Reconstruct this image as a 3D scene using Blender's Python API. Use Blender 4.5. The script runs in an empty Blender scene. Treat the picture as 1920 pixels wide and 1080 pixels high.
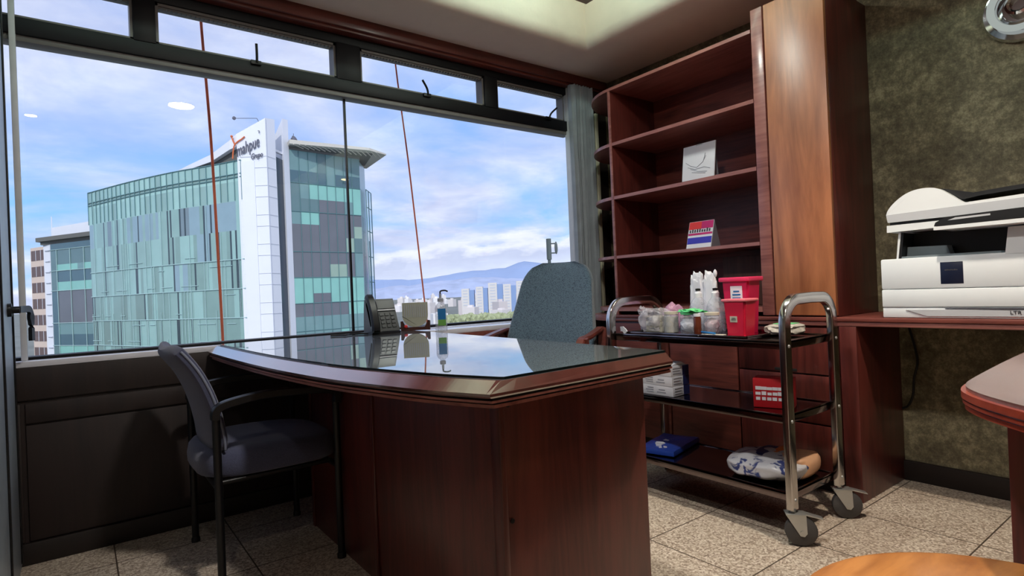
import bpy, bmesh, math, random
from mathutils import Vector, Matrix, noise as mnoise
random.seed(7)
PI = math.pi
scene = bpy.context.scene
C = scene.collection
WORLD = {}                       # object name -> world position of its origin

# ------------------------------------------------------------------ materials
def lin(v):
    v /= 255.0
    return v / 12.92 if v <= 0.04045 else ((v + 0.055) / 1.055) ** 2.4
def col(r, g, b): return (lin(r), lin(g), lin(b), 1)
MATS = {}
def base_mat(name):
    m = bpy.data.materials.new(name); m.use_nodes = True
    nt = m.node_tree; nt.nodes.clear()
    out = nt.nodes.new('ShaderNodeOutputMaterial')
    p = nt.nodes.new('ShaderNodeBsdfPrincipled')
    nt.links.new(p.outputs[0], out.inputs[0])
    MATS[name] = m
    return m, nt, p, out
def N(nt, t, **kw):
    n = nt.nodes.new(t)
    for k, v in kw.items(): setattr(n, k, v)
    return n
def plain(name, rgb, rough=0.5, metal=0.0, var=0.06, vscale=12.0, bump=0.0, bscale=80.0, spec=0.5, coat=0.0, trans=0.0, ior=1.45, sheen=0.0):
    m, nt, p, out = base_mat(name)
    tc = N(nt, 'ShaderNodeTexCoord')
    nz = N(nt, 'ShaderNodeTexNoise'); nz.inputs['Scale'].default_value = vscale; nz.inputs['Detail'].default_value = 4
    nt.links.new(tc.outputs['Object'], nz.inputs['Vector'])
    r = N(nt, 'ShaderNodeValToRGB')
    a = [max(0, x * (1 - var)) for x in rgb[:3]]; b = [min(1, x * (1 + var)) for x in rgb[:3]]
    r.color_ramp.elements[0].position = 0.3; r.color_ramp.elements[0].color = (*a, 1)
    r.color_ramp.elements[1].position = 0.7; r.color_ramp.elements[1].color = (*b, 1)
    nt.links.new(nz.outputs[0], r.inputs[0]); nt.links.new(r.outputs[0], p.inputs['Base Color'])
    p.inputs['Roughness'].default_value = rough; p.inputs['Metallic'].default_value = metal
    p.inputs['Specular IOR Level'].default_value = spec; p.inputs['Coat Weight'].default_value = coat
    p.inputs['Transmission Weight'].default_value = trans; p.inputs['IOR'].default_value = ior
    p.inputs['Sheen Weight'].default_value = sheen
    if bump > 0:
        n2 = N(nt, 'ShaderNodeTexNoise'); n2.inputs['Scale'].default_value = bscale; n2.inputs['Detail'].default_value = 3
        nt.links.new(tc.outputs['Object'], n2.inputs['Vector'])
        bp = N(nt, 'ShaderNodeBump'); bp.inputs['Strength'].default_value = bump; bp.inputs['Distance'].default_value = 0.01
        nt.links.new(n2.outputs[0], bp.inputs['Height']); nt.links.new(bp.outputs[0], p.inputs['Normal'])
    return m
def wood(name, dark, light, rough=0.38, scale=(14, 14, 1.2), coat=0.12, cior=1.5, crough=0.15):
    m, nt, p, out = base_mat(name)
    tc = N(nt, 'ShaderNodeTexCoord'); mp = N(nt, 'ShaderNodeMapping')
    mp.inputs['Scale'].default_value = scale
    nt.links.new(tc.outputs['Object'], mp.inputs[0])
    n1 = N(nt, 'ShaderNodeTexNoise'); n1.inputs['Scale'].default_value = 1.0; n1.inputs['Detail'].default_value = 8; n1.inputs['Roughness'].default_value = 0.6; n1.inputs['Distortion'].default_value = 1.5
    nt.links.new(mp.outputs[0], n1.inputs['Vector'])
    n2 = N(nt, 'ShaderNodeTexNoise'); n2.inputs['Scale'].default_value = 6.0; n2.inputs['Detail'].default_value = 6
    nt.links.new(mp.outputs[0], n2.inputs['Vector'])
    n3 = N(nt, 'ShaderNodeTexNoise'); n3.inputs['Scale'].default_value = 2.2; n3.inputs['Detail'].default_value = 2
    nt.links.new(tc.outputs['Object'], n3.inputs['Vector'])
    mx = N(nt, 'ShaderNodeMath', operation='MULTIPLY_ADD'); mx.inputs[1].default_value = 0.35
    nt.links.new(n2.outputs[0], mx.inputs[0]); nt.links.new(n1.outputs[0], mx.inputs[2])
    m2 = N(nt, 'ShaderNodeMath', operation='MULTIPLY_ADD'); m2.inputs[1].default_value = 0.4
    nt.links.new(n3.outputs[0], m2.inputs[0]); nt.links.new(mx.outputs[0], m2.inputs[2])
    r = N(nt, 'ShaderNodeValToRGB')
    r.color_ramp.elements[0].position = 0.62; r.color_ramp.elements[0].color = dark
    r.color_ramp.elements[1].position = 1.12; r.color_ramp.elements[1].color = light
    nt.links.new(m2.outputs[0], r.inputs[0]); nt.links.new(r.outputs[0], p.inputs['Base Color'])
    p.inputs['Roughness'].default_value = rough; p.inputs['Coat Weight'].default_value = coat; p.inputs['Coat Roughness'].default_value = crough; p.inputs['Coat IOR'].default_value = cior
    return m
def pane_glass(name, tint=(1, 1, 1, 1), f0=0.04, k=1.0, rough=0.0, veil=0.0):
    """thin pane: Schlick mix of a mirror and a clear pass, the same from both sides"""
    m, nt, p, out = base_mat(name); nt.nodes.remove(p)
    g = N(nt, 'ShaderNodeNewGeometry')
    d = N(nt, 'ShaderNodeVectorMath', operation='DOT_PRODUCT')
    nt.links.new(g.outputs['Normal'], d.inputs[0]); nt.links.new(g.outputs['Incoming'], d.inputs[1])
    ab = N(nt, 'ShaderNodeMath', operation='ABSOLUTE'); nt.links.new(d.outputs['Value'], ab.inputs[0])
    om = N(nt, 'ShaderNodeMath', operation='SUBTRACT'); om.inputs[0].default_value = 1; nt.links.new(ab.outputs[0], om.inputs[1])
    pw = N(nt, 'ShaderNodeMath', operation='POWER'); pw.inputs[1].default_value = 5; nt.links.new(om.outputs[0], pw.inputs[0])
    ma = N(nt, 'ShaderNodeMath', operation='MULTIPLY_ADD', use_clamp=True); ma.inputs[1].default_value = (1 - f0) * k; ma.inputs[2].default_value = f0
    nt.links.new(pw.outputs[0], ma.inputs[0])
    tr = N(nt, 'ShaderNodeBsdfTransparent'); tr.inputs[0].default_value = tint
    gl = N(nt, 'ShaderNodeBsdfGlossy'); gl.inputs['Roughness'].default_value = rough
    mx = N(nt, 'ShaderNodeMixShader')
    nt.links.new(ma.outputs[0], mx.inputs[0]); nt.links.new(tr.outputs[0], mx.inputs[1]); nt.links.new(gl.outputs[0], mx.inputs[2])
    if veil > 0:
        g2 = N(nt, 'ShaderNodeBsdfGlossy'); g2.inputs['Roughness'].default_value = 0.55; g2.inputs[0].default_value = (0.8, 0.82, 0.82, 1)
        m2 = N(nt, 'ShaderNodeMixShader'); m2.inputs[0].default_value = veil
        nt.links.new(mx.outputs[0], m2.inputs[1]); nt.links.new(g2.outputs[0], m2.inputs[2]); mx = m2
    nt.links.new(mx.outputs[0], out.inputs[0])
    return m
def emit(name, rgb, s):
    m, nt, p, out = base_mat(name); nt.nodes.remove(p)
    e = N(nt, 'ShaderNodeEmission'); e.inputs[0].default_value = rgb; e.inputs[1].default_value = s
    nt.links.new(e.outputs[0], out.inputs[0]); return m

# mahogany family
WOOD_D = wood('mahogany_dark', col(60, 24, 22), col(100, 44, 38))
WOOD_Y = wood('mahogany_shelf', col(72, 32, 30), col(122, 62, 52), scale=(14, 1.2, 14), coat=0.0, rough=0.5)
WOOD_X = wood('mahogany_along_x', col(70, 30, 24), col(110, 52, 42), scale=(1.2, 14, 14))
WOOD_T = wood('mahogany_trim', col(112, 62, 58), col(160, 104, 96), scale=(14, 1.2, 14), rough=0.4, coat=0.25)
WOOD_O = wood('tall_door_wood', col(132, 74, 44), col(190, 122, 80), scale=(22, 5, 0.9), rough=0.42, coat=0.9, crough=0.40)
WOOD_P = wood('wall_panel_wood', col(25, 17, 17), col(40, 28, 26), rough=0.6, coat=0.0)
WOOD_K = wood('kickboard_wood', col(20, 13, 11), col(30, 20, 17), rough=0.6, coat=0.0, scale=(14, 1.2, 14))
WOOD_S = wood('stool_wood', col(146, 88, 42), col(200, 136, 76), scale=(2.5, 9, 9), rough=0.3, coat=0.4)
WOOD_TABLE = wood('table_wood', col(98, 68, 63), col(132, 100, 93), scale=(1.2, 9, 9), rough=0.25, coat=0.5)
WOOD_TE = wood('table_edge_wood', col(118, 42, 30), col(160, 72, 52), scale=(1.2, 9, 9), rough=0.3, coat=0.4)
WOOD_DT = wood('desk_top_wood', col(64, 28, 26), col(98, 50, 46), scale=(9, 1.2, 9), rough=0.16, coat=1.0, cior=3.2)
BLACK = plain('black_paint', col(10, 10, 13), 0.42)
FRAME = plain('window_frame_metal', col(13, 12, 17), 0.5, spec=0.35)
FRAME_L = plain('window_frame_grey', col(112, 108, 106), 0.45)
LEAF = plain('leaf_metal', col(176, 188, 200), 0.4, metal=0.5)
JAMB = plain('jamb_metal', col(206, 208, 212), 0.45)
SILL = plain('sill_stone', col(214, 214, 224), 0.22, coat=0.6)
CEIL = plain('ceiling_plaster', col(232, 216, 202), 0.9, var=0.02, bump=0.08, bscale=40)
PLASTER = plain('wall_plaster', col(206, 196, 182), 0.9)
SLOT = plain('dark_slot', col(12, 8, 8), 0.8)
CURT = plain('curtain_cloth', col(150, 156, 162), 0.9, var=0.1, bump=0.2, bscale=300)
CREAM = plain('cream_strip', col(206, 204, 178), 0.6)
STEEL = plain('polished_steel', col(196, 192, 190), 0.16, metal=1.0, var=0.03)
STEEL_D = plain('shelf_steel', col(120, 108, 108), 0.12, metal=1.0, var=0.05)
ZINC = plain('caster_zinc', col(190, 192, 190), 0.35, metal=0.8)
RUBBER = plain('grey_rubber', col(74, 72, 72), 0.7)
CHROME = plain('chrome', col(225, 225, 228), 0.08, metal=1.0, var=0.0)
FAB_B = plain('blue_fabric', col(70, 74, 100), 0.95, var=0.2, vscale=260, bump=0.4, bscale=500, sheen=0.3)
WHITEP = plain('printer_white', col(222, 228, 232), 0.45, var=0.01)
WHITEG = plain('printer_grey', col(186, 190, 196), 0.45, var=0.01)
PBLACK = plain('printer_black', col(24, 25, 28), 0.4)
NAVY = plain('navy_sticker', col(18, 26, 50), 0.35)
INK = plain('ink', col(60, 60, 68), 0.6)
PAPER = plain('white_paper', col(226, 228, 236), 0.7, var=0.02)
PGREY = plain('grey_print', col(150, 154, 166), 0.7)
CARD = plain('cream_card', col(196, 192, 176), 0.75, var=0.08)
REDP = plain('sharps_red', col(206, 30, 62), 0.35, var=0.04)
REDL = plain('sharps_lid', col(232, 120, 132), 0.4)
MAGP = plain('bin_magenta', col(196, 24, 74), 0.35, var=0.04)
MAGL = plain('bin_lid', col(222, 56, 100), 0.35)
REDBOX = plain('red_card', col(178, 24, 34), 0.5)
BLUEBOX = plain('navy_card', col(30, 40, 92), 0.5)
BLUEBAG = plain('blue_film', col(40, 72, 168), 0.3, bump=0.25, bscale=30)
ORANGE = plain('orange_film', col(232, 128, 40), 0.35)
GREEN = plain('green_film', col(96, 200, 130), 0.4)
BROWN_G = plain('amber_glass', col(92, 44, 28), 0.15)
PINKF = plain('pink_gauze', col(222, 200, 208), 0.5)
PHONE = plain('phone_plastic', col(15, 15, 21), 0.35, var=0.1)
PHONE2 = plain('phone_panel', col(34, 33, 38), 0.3)
OLIVE = plain('stand_plastic', col(150, 152, 138), 0.5)
LABELB = plain('label_blue', col(30, 106, 168), 0.4)
LABELG = plain('label_green', col(96, 150, 70), 0.4)
CBLACK = plain('cable_black', col(14, 14, 16), 0.6)
ROPE = plain('rope_orange', col(226, 112, 80), 0.7)
MAGENTA = plain('print_magenta', col(190, 40, 110), 0.5)
PRED = plain('print_red', col(220, 60, 60), 0.5)
PBLUE = plain('print_blue', col(60, 60, 180), 0.5)
GLASS = pane_glass('window_pane_glass', (0.985, 0.99, 0.99, 1), 0.035)
DESKGLASS = pane_glass('desk_glass', (0.80, 0.88, 0.86, 1), 0.09, 1.5, 0.0, 0.06)
def milky(name, rgb, fac, rough=0.1):
    m, nt, p, out = base_mat(name)
    tr = N(nt, 'ShaderNodeBsdfTransparent'); tr.inputs[0].default_value = (0.93, 0.94, 0.96, 1)
    p.inputs['Base Color'].default_value = rgb; p.inputs['Roughness'].default_value = rough
    n = N(nt, 'ShaderNodeTexNoise'); n.inputs['Scale'].default_value = 30; tcx = N(nt, 'ShaderNodeTexCoord'); nt.links.new(tcx.outputs['Object'], n.inputs['Vector'])
    ma = N(nt, 'ShaderNodeMath', operation='MULTIPLY_ADD', use_clamp=True); ma.inputs[1].default_value = 0.5; ma.inputs[2].default_value = fac - 0.25; nt.links.new(n.outputs[0], ma.inputs[0])
    mx = N(nt, 'ShaderNodeMixShader'); nt.links.new(ma.outputs[0], mx.inputs[0]); nt.links.new(tr.outputs[0], mx.inputs[1]); nt.links.new(p.outputs[0], mx.inputs[2])
    nt.links.new(mx.outputs[0], out.inputs[0]); return m
CLEAR = milky('clear_plastic', col(222, 226, 236), 0.30)
FILM = milky('plastic_film', col(236, 234, 244), 0.30)
PINKFILM = milky('pink_film', col(226, 176, 206), 0.55)
GLASS_EDGE = plain('glass_edge', col(14, 30, 32), 0.2)
DIFFUSER = emit('lamp_diffuser', (1.0, 0.93, 0.82, 1), 34.0)
SPOTDIFF = emit('spot_diffuser', (1.0, 0.78, 0.55, 1), 30.0)
RINGLIGHT = emit('lit_ring', (0.86, 0.95, 0.9, 1), 0.42)
OFFICELIGHT = emit('office_light', (1.0, 0.92, 0.6, 1), 1.1)

def fabric_mat():
    m, nt, p, out = base_mat('grey_green_weave')
    tc = N(nt, 'ShaderNodeTexCoord')
    v = N(nt, 'ShaderNodeTexVoronoi'); v.inputs['Scale'].default_value = 190
    nt.links.new(tc.outputs['Object'], v.inputs['Vector'])
    r = N(nt, 'ShaderNodeValToRGB')
    r.color_ramp.elements[0].position = 0.0; r.color_ramp.elements[0].color = col(100, 124, 140)
    r.color_ramp.elements[1].position = 0.85; r.color_ramp.elements[1].color = col(52, 68, 84)
    nt.links.new(v.outputs['Distance'], r.inputs[0]); nt.links.new(r.outputs[0], p.inputs['Base Color'])
    p.inputs['Roughness'].default_value = 0.9; p.inputs['Sheen Weight'].default_value = 0.35
    b = N(nt, 'ShaderNodeBump'); b.inputs['Strength'].default_value = 0.5; b.inputs['Distance'].default_value = 0.004
    nt.links.new(v.outputs['Distance'], b.inputs['Height']); nt.links.new(b.outputs[0], p.inputs['Normal'])
    return m
FAB_G = fabric_mat()

def floor_mat():
    m, nt, p, out = base_mat('terrazzo_tiles')
    g = N(nt, 'ShaderNodeNewGeometry')
    def tri(axis_out, off, size):
        a = N(nt, 'ShaderNodeMath', operation='SUBTRACT'); a.inputs[1].default_value = off; nt.links.new(axis_out, a.inputs[0])
        d = N(nt, 'ShaderNodeMath', operation='DIVIDE'); d.inputs[1].default_value = size; nt.links.new(a.outputs[0], d.inputs[0])
        r = N(nt, 'ShaderNodeMath', operation='ROUND'); nt.links.new(d.outputs[0], r.inputs[0])
        s = N(nt, 'ShaderNodeMath', operation='SUBTRACT'); nt.links.new(d.outputs[0], s.inputs[0]); nt.links.new(r.outputs[0], s.inputs[1])
        ab = N(nt, 'ShaderNodeMath', operation='ABSOLUTE'); nt.links.new(s.outputs[0], ab.inputs[0])
        l = N(nt, 'ShaderNodeMath', operation='LESS_THAN'); l.inputs[1].default_value = 0.0065; nt.links.new(ab.outputs[0], l.inputs[0])
        f = N(nt, 'ShaderNodeMath', operation='FLOOR'); nt.links.new(d.outputs[0], f.inputs[0])
        return l, f
    sx = N(nt, 'ShaderNodeSeparateXYZ'); nt.links.new(g.outputs['Position'], sx.inputs[0])
    lx, fx = tri(sx.outputs[0], 0.089, 0.418); ly, fy = tri(sx.outputs[1], 0.684, 0.416)
    mxl = N(nt, 'ShaderNodeMath', operation='MAXIMUM'); nt.links.new(lx.outputs[0], mxl.inputs[0]); nt.links.new(ly.outputs[0], mxl.inputs[1])
    cmb = N(nt, 'ShaderNodeCombineXYZ'); nt.links.new(fx.outputs[0], cmb.inputs[0]); nt.links.new(fy.outputs[0], cmb.inputs[1])
    wn = N(nt, 'ShaderNodeTexWhiteNoise'); nt.links.new(cmb.outputs[0], wn.inputs[0])
    v = N(nt, 'ShaderNodeTexVoronoi'); v.inputs['Scale'].default_value = 150; nt.links.new(g.outputs['Position'], v.inputs['Vector'])
    r = N(nt, 'ShaderNodeValToRGB'); e = r.color_ramp.elements
    e[0].position = 0.0; e[0].color = col(140, 122, 108); e[1].position = 1.0; e[1].color = col(224, 212, 196)
    x = r.color_ramp.elements.new(0.45); x.color = col(184, 168, 150)
    sep = N(nt, 'ShaderNodeSeparateColor'); nt.links.new(v.outputs['Color'], sep.inputs[0])
    nt.links.new(sep.outputs[0], r.inputs[0])
    n = N(nt, 'ShaderNodeTexNoise'); n.inputs['Scale'].default_value = 3.0; n.inputs['Detail'].default_value = 5; nt.links.new(g.outputs['Position'], n.inputs['Vector'])
    ad = N(nt, 'ShaderNodeMath', operation='MULTIPLY_ADD'); ad.inputs[1].default_value = 0.10; ad.inputs[2].default_value = 0.78; nt.links.new(wn.outputs[0], ad.inputs[0])
    ad2 = N(nt, 'ShaderNodeMath', operation='MULTIPLY_ADD'); ad2.inputs[1].default_value = 0.22; nt.links.new(n.outputs[0], ad2.inputs[0]); nt.links.new(ad.outputs[0], ad2.inputs[2])
    mul = N(nt, 'ShaderNodeMix', data_type='RGBA', blend_type='MULTIPLY'); mul.inputs[0].default_value = 1
    nt.links.new(r.outputs[0], mul.inputs[6]); nt.links.new(ad2.outputs[0], mul.inputs[7])
    mj = N(nt, 'ShaderNodeMix', data_type='RGBA'); nt.links.new(mxl.outputs[0], mj.inputs[0]); nt.links.new(mul.outputs[2], mj.inputs[6]); mj.inputs[7].default_value = col(78, 66, 56)
    nt.links.new(mj.outputs[2], p.inputs['Base Color'])
    p.inputs['Roughness'].default_value = 0.5
    return m
FLOOR = floor_mat()

def wallpaper_mat():
    m, nt, p, out = base_mat('textured_olive_wallpaper')
    g = N(nt, 'ShaderNodeNewGeometry')
    n = N(nt, 'ShaderNodeTexNoise'); n.inputs['Scale'].default_value = 26; n.inputs['Detail'].default_value = 14; n.inputs['Roughness'].default_value = 0.85; n.inputs['Distortion'].default_value = 0.0
    nt.links.new(g.outputs['Position'], n.inputs['Vector'])
    n2 = N(nt, 'ShaderNodeTexNoise'); n2.inputs['Scale'].default_value = 5; n2.inputs['Detail'].default_value = 4
    nt.links.new(g.outputs['Position'], n2.inputs['Vector'])
    mm = N(nt, 'ShaderNodeMath', operation='MULTIPLY_ADD'); mm.inputs[1].default_value = 0.35; nt.links.new(n2.outputs[0], mm.inputs[0]); nt.links.new(n.outputs[0], mm.inputs[2])
    r = N(nt, 'ShaderNodeValToRGB'); e = r.color_ramp.elements
    e[0].position = 0.52; e[0].color = col(64, 58, 42); e[1].position = 0.86; e[1].color = col(172, 164, 132)
    x = e.new(0.68); x.color = col(108, 100, 76)
    nt.links.new(mm.outputs[0], r.inputs[0]); nt.links.new(r.outputs[0], p.inputs['Base Color'])
    b = N(nt, 'ShaderNodeBump'); b.inputs['Strength'].default_value = 0.55; b.inputs['Distance'].default_value = 0.006
    nt.links.new(n.outputs[0], b.inputs['Height']); nt.links.new(b.outputs[0], p.inputs['Normal'])
    p.inputs['Roughness'].default_value = 0.55
    return m
WALLPAPER = wallpaper_mat()

# ------------------------------------------------------------------ mesh helpers
def merge(bm, tmp):
    me = bpy.data.meshes.new('t'); tmp.to_mesh(me); bm.from_mesh(me); bpy.data.meshes.remove(me); tmp.free()
def box(bm, x0, x1, y0, y1, z0, z1, bev=0.0, seg=2, mi=0, T=None):
    t = bmesh.new(); bmesh.ops.create_cube(t, size=1)
    for v in t.verts:
        v.co = Vector(((x0 + x1) / 2 + v.co.x * (x1 - x0), (y0 + y1) / 2 + v.co.y * (y1 - y0), (z0 + z1) / 2 + v.co.z * (z1 - z0)))
    if bev > 0:
        bev = min(bev, 0.49 * min(abs(x1 - x0), abs(y1 - y0), abs(z1 - z0)))
        bmesh.ops.bevel(t, geom=list(t.edges), offset=bev, segments=seg, affect='EDGES', profile=0.5)
    if T is not None: bmesh.ops.transform(t, matrix=T, verts=t.verts)
    for f in t.faces: f.material_index = mi
    merge(bm, t); return bm
def prism(bm, pts, lo, hi, axis='z', mi=0, T=None, side_mi=None):
    """pts: 2-D outline; extruded along axis. x: pts=(y,z)  y: pts=(x,z)  z: pts=(x,y)"""
    t = bmesh.new()
    def mk(p, h):
        return {'z': (p[0], p[1], h), 'x': (h, p[0], p[1]), 'y': (p[0], h, p[1])}[axis]
    a = [t.verts.new(mk(p, lo)) for p in pts]; b = [t.verts.new(mk(p, hi)) for p in pts]
    n = len(pts)
    f1 = t.faces.new(a); f2 = t.faces.new(b); f1.material_index = f2.material_index = mi
    for i in range(n):
        f = t.faces.new((a[i], a[(i + 1) % n], b[(i + 1) % n], b[i])); f.material_index = mi if side_mi is None else side_mi
    bmesh.ops.recalc_face_normals(t, faces=t.faces)
    if T is not None: bmesh.ops.transform(t, matrix=T, verts=t.verts)
    merge(bm, t); return bm
def lathe(bm, prof, c=(0, 0, 0), n=24, mi=0, T=None):
    t = bmesh.new(); rings = []
    for r, z in prof:
        if r < 1e-5: rings.append([t.verts.new((0, 0, z))])
        else: rings.append([t.verts.new((r * math.cos(2 * PI * i / n), r * math.sin(2 * PI * i / n), z)) for i in range(n)])
    for a, b in zip(rings, rings[1:]):
        if len(a) == 1 and len(b) == 1: continue
        for i in range(n):
            j = (i + 1) % n
            if len(a) == 1: t.faces.new((a[0], b[i], b[j]))
            elif len(b) == 1: t.faces.new((a[i], a[j], b[0]))
            else: t.faces.new((a[i], a[j], b[j], b[i]))
    for f in t.faces: f.material_index = mi
    bmesh.ops.recalc_face_normals(t, faces=t.faces)
    if T is not None: bmesh.ops.transform(t, matrix=T, verts=t.verts)
    bmesh.ops.translate(t, vec=Vector(c), verts=t.verts)
    merge(bm, t); return bm
def sweep(bm, pts, sec, closed=False, mi=0, up=(0, 0, 1)):
    """sweep a 2-D section (list of (a,b)) along points; a along side, b along 'up-ish' """
    t = bmesh.new(); pts = [Vector(p) for p in pts]; n = len(pts); rings = []
    upv = Vector(up)
    for i, p in enumerate(pts):
        if closed: d = pts[(i + 1) % n] - pts[i - 1]
        else: d = pts[min(i + 1, n - 1)] - pts[max(i - 1, 0)]
        d.normalize()
        s = d.cross(upv)
        if s.length < 1e-4: s = d.cross(Vector((1, 0, 0)))
        s.normalize(); u = s.cross(d).normalized()
        rings.append([t.verts.new(p + s * a + u * b) for a, b in sec])
    m = len(sec)
    for k in range(n if closed else n - 1):
        A = rings[k]; B = rings[(k + 1) % n]
        for i in range(m):
            j = (i + 1) % m; t.faces.new((A[i], A[j], B[j], B[i]))
    if not closed: t.faces.new(rings[0]); t.faces.new(rings[-1])
    for f in t.faces: f.material_index = mi
    bmesh.ops.recalc_face_normals(t, faces=t.faces)
    merge(bm, t); return bm
def circ(r, n=10): return [(r * math.cos(2 * PI * i / n), r * math.sin(2 * PI * i / n)) for i in range(n)]
def tube(bm, pts, r, n=10, closed=False, mi=0, up=(0, 0, 1)): return sweep(bm, pts, circ(r, n), closed, mi, up)
def smooth_path(pts, k=6):
    """Catmull-Rom through points"""
    P = [Vector(p) for p in pts]; P = [2 * P[0] - P[1]] + P + [2 * P[-1] - P[-2]]; out = []
    for i in range(1, len(P) - 2):
        for j in range(k):
            t = j / k; a, b, c, d = P[i - 1], P[i], P[i + 1], P[i + 2]
            out.append(0.5 * ((2 * b) + (c - a) * t + (2 * a - 5 * b + 4 * c - d) * t * t + (3 * b - a - 3 * c + d) * t ** 3))
    out.append(P[-2]); return out
def blob(bm, c, r, noise_amp=0.0, nscale=8.0, sub=3, mi=0, T=None, sq=0.0, seed=0):
    t = bmesh.new(); bmesh.ops.create_icosphere(t, subdivisions=sub, radius=1)
    for v in t.verts:
        p = v.co.copy()
        if sq > 0:
            p = Vector([math.copysign(abs(q) ** (1 - sq), q) for q in p])
        d = 1 + noise_amp * mnoise.noise(v.co * nscale * 0.3 + Vector((seed, seed * 2, 0)))
        v.co = Vector((p.x * r[0] * d, p.y * r[1] * d, p.z * r[2] * d))
    if T is not None: bmesh.ops.transform(t, matrix=T, verts=t.verts)
    bmesh.ops.translate(t, vec=Vector(c), verts=t.verts)
    for f in t.faces: f.material_index = mi
    merge(bm, t); return bm
def loft(bm, secs, cap=True, mi=0):
    t = bmesh.new(); R = [[t.verts.new(p) for p in s] for s in secs]; m = len(R[0])
    for A, B in zip(R, R[1:]):
        for i in range(m):
            j = (i + 1) % m; t.faces.new((A[i], A[j], B[j], B[i]))
    if cap: t.faces.new(R[0]); t.faces.new(R[-1])
    for f in t.faces: f.material_index = mi
    bmesh.ops.recalc_face_normals(t, faces=t.faces)
    merge(bm, t); return bm
def bms(): return bmesh.new()

def uniq(name):
    return name if name not in bpy.data.objects else name
def obj(name, bm, mats, parent=None, smooth=True, origin=None, T=None):
    if T is not None: bmesh.ops.transform(bm, matrix=T, verts=bm.verts)
    xs = [v.co for v in bm.verts]
    if origin is None:
        origin = Vector(((min(v.x for v in xs) + max(v.x for v in xs)) / 2, (min(v.y for v in xs) + max(v.y for v in xs)) / 2, min(v.z for v in xs)))
    origin = Vector(origin)
    bmesh.ops.translate(bm, vec=-origin, verts=bm.verts)
    if smooth:
        for f in bm.faces: f.smooth = True
        for e in bm.edges:
            if len(e.link_faces) == 2 and e.calc_face_angle(0) > math.radians(38): e.smooth = False
    me = bpy.data.meshes.new(name); bm.to_mesh(me); bm.free()
    for m in (mats if isinstance(mats, (list, tuple)) else [mats]): me.materials.append(m)
    o = bpy.data.objects.new(name, me); C.objects.link(o)
    WORLD[o.name] = origin
    if parent is not None:
        o.parent = parent; o.location = origin - WORLD[parent.name]
    else: o.location = origin
    return o
def tag(o, label=None, cat=None, group=None, kind=None):
    if label: o['label'] = label
    if cat: o['category'] = cat
    if group: o['group'] = group
    if kind: o['kind'] = kind
    return o
def thing(name, loc, label, cat, group=None, kind=None):
    o = bpy.data.objects.new(name, None); C.objects.link(o); o.location = loc; o.empty_display_size = 0.1
    WORLD[o.name] = Vector(loc)
    return tag(o, label, cat, group, kind)
def struct(name, bm, m, parent=None, label=None, smooth=True):
    o = obj(name, bm, m, parent, smooth)
    if parent is None: o['kind'] = 'structure'; o['label'] = label or name; o['category'] = name.split('_')[0]
    return o
def text_bm(s, size, T, depth=0.0005, sx=1.0, font_shear=0.0):
    cu = bpy.data.curves.new('t', 'FONT'); cu.body = s; cu.size = size; cu.extrude = depth; cu.resolution_u = 3; cu.shear = font_shear
    cu.align_x = 'CENTER'; cu.align_y = 'CENTER'
    o = bpy.data.objects.new('t', cu); C.objects.link(o)
    dg = bpy.context.evaluated_depsgraph_get(); me = bpy.data.meshes.new_from_object(o.evaluated_get(dg))
    bm = bmesh.new(); bm.from_mesh(me); bpy.data.objects.remove(o); bpy.data.curves.remove(cu); bpy.data.meshes.remove(me)
    bmesh.ops.scale(bm, vec=(sx, 1, 1), verts=bm.verts)
    bmesh.ops.transform(bm, matrix=T, verts=bm.verts); return bm
def frame_T(origin, xdir, ydir):
    x = Vector(xdir).normalized(); y = Vector(ydir).normalized(); z = x.cross(y)
    M = Matrix((x, y, z)).transposed().to_4x4(); M.translation = Vector(origin); return M

# ------------------------------------------------------------------ room shell
b = bms(); box(b, -2.7, 3.5, -3.3, 3.0, -0.12, 0.0)
struct('floor', b, FLOOR, label='floor of speckled beige terrazzo tiles')

# ceiling with a recessed tray, rolled lower edge
TX0, TX1, TY0, TY1 = -1.9, 2.62, -2.4, 2.594
def ring_loft(prof):
    t = bms(); rings = []
    for d, z in prof:
        x0, x1, y0, y1 = (TX0 - d, TX1 + d, TY0 - d, TY1 + d) if d < 1 else (-2.65, 3.3, -3.25, 3.05)
        rings.append([t.verts.new(p) for p in ((x0, y0, z), (x1, y0, z), (x1, y1, z), (x0, y1, z))])
    for A, B in zip(rings, rings[1:]):
        for i in range(4):
            j = (i + 1) % 4; t.faces.new((A[i], A[j], B[j], B[i]))
    return t
prof = [(1.3, 2.51)]
for k in range(9):
    a = k / 8 * PI / 2; prof.append((0.07 * (1 - math.sin(a)), 2.51 + 0.07 * (1 - math.cos(a))))
prof += [(0.0, 3.0), (1.3, 3.02), (1.3, 2.51)]
cb = ring_loft(prof)
box(cb, TX0 - 0.1, TX1 + 0.1, TY0 - 0.1, TY1 + 0.1, 3.0, 3.1)
bmesh.ops.recalc_face_normals(cb, faces=cb.faces)
ceiling = struct('ceiling', cb, CEIL, label='plaster ceiling with a recessed tray')
b = bms(); box(b, TX0 + 0.23, TX1 - 0.235, TY0 + 0.23, TY1 - 0.245, 2.620, 2.645, 0.004)
struct('ceiling_panel', b, WOOD_X, ceiling)

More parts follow.
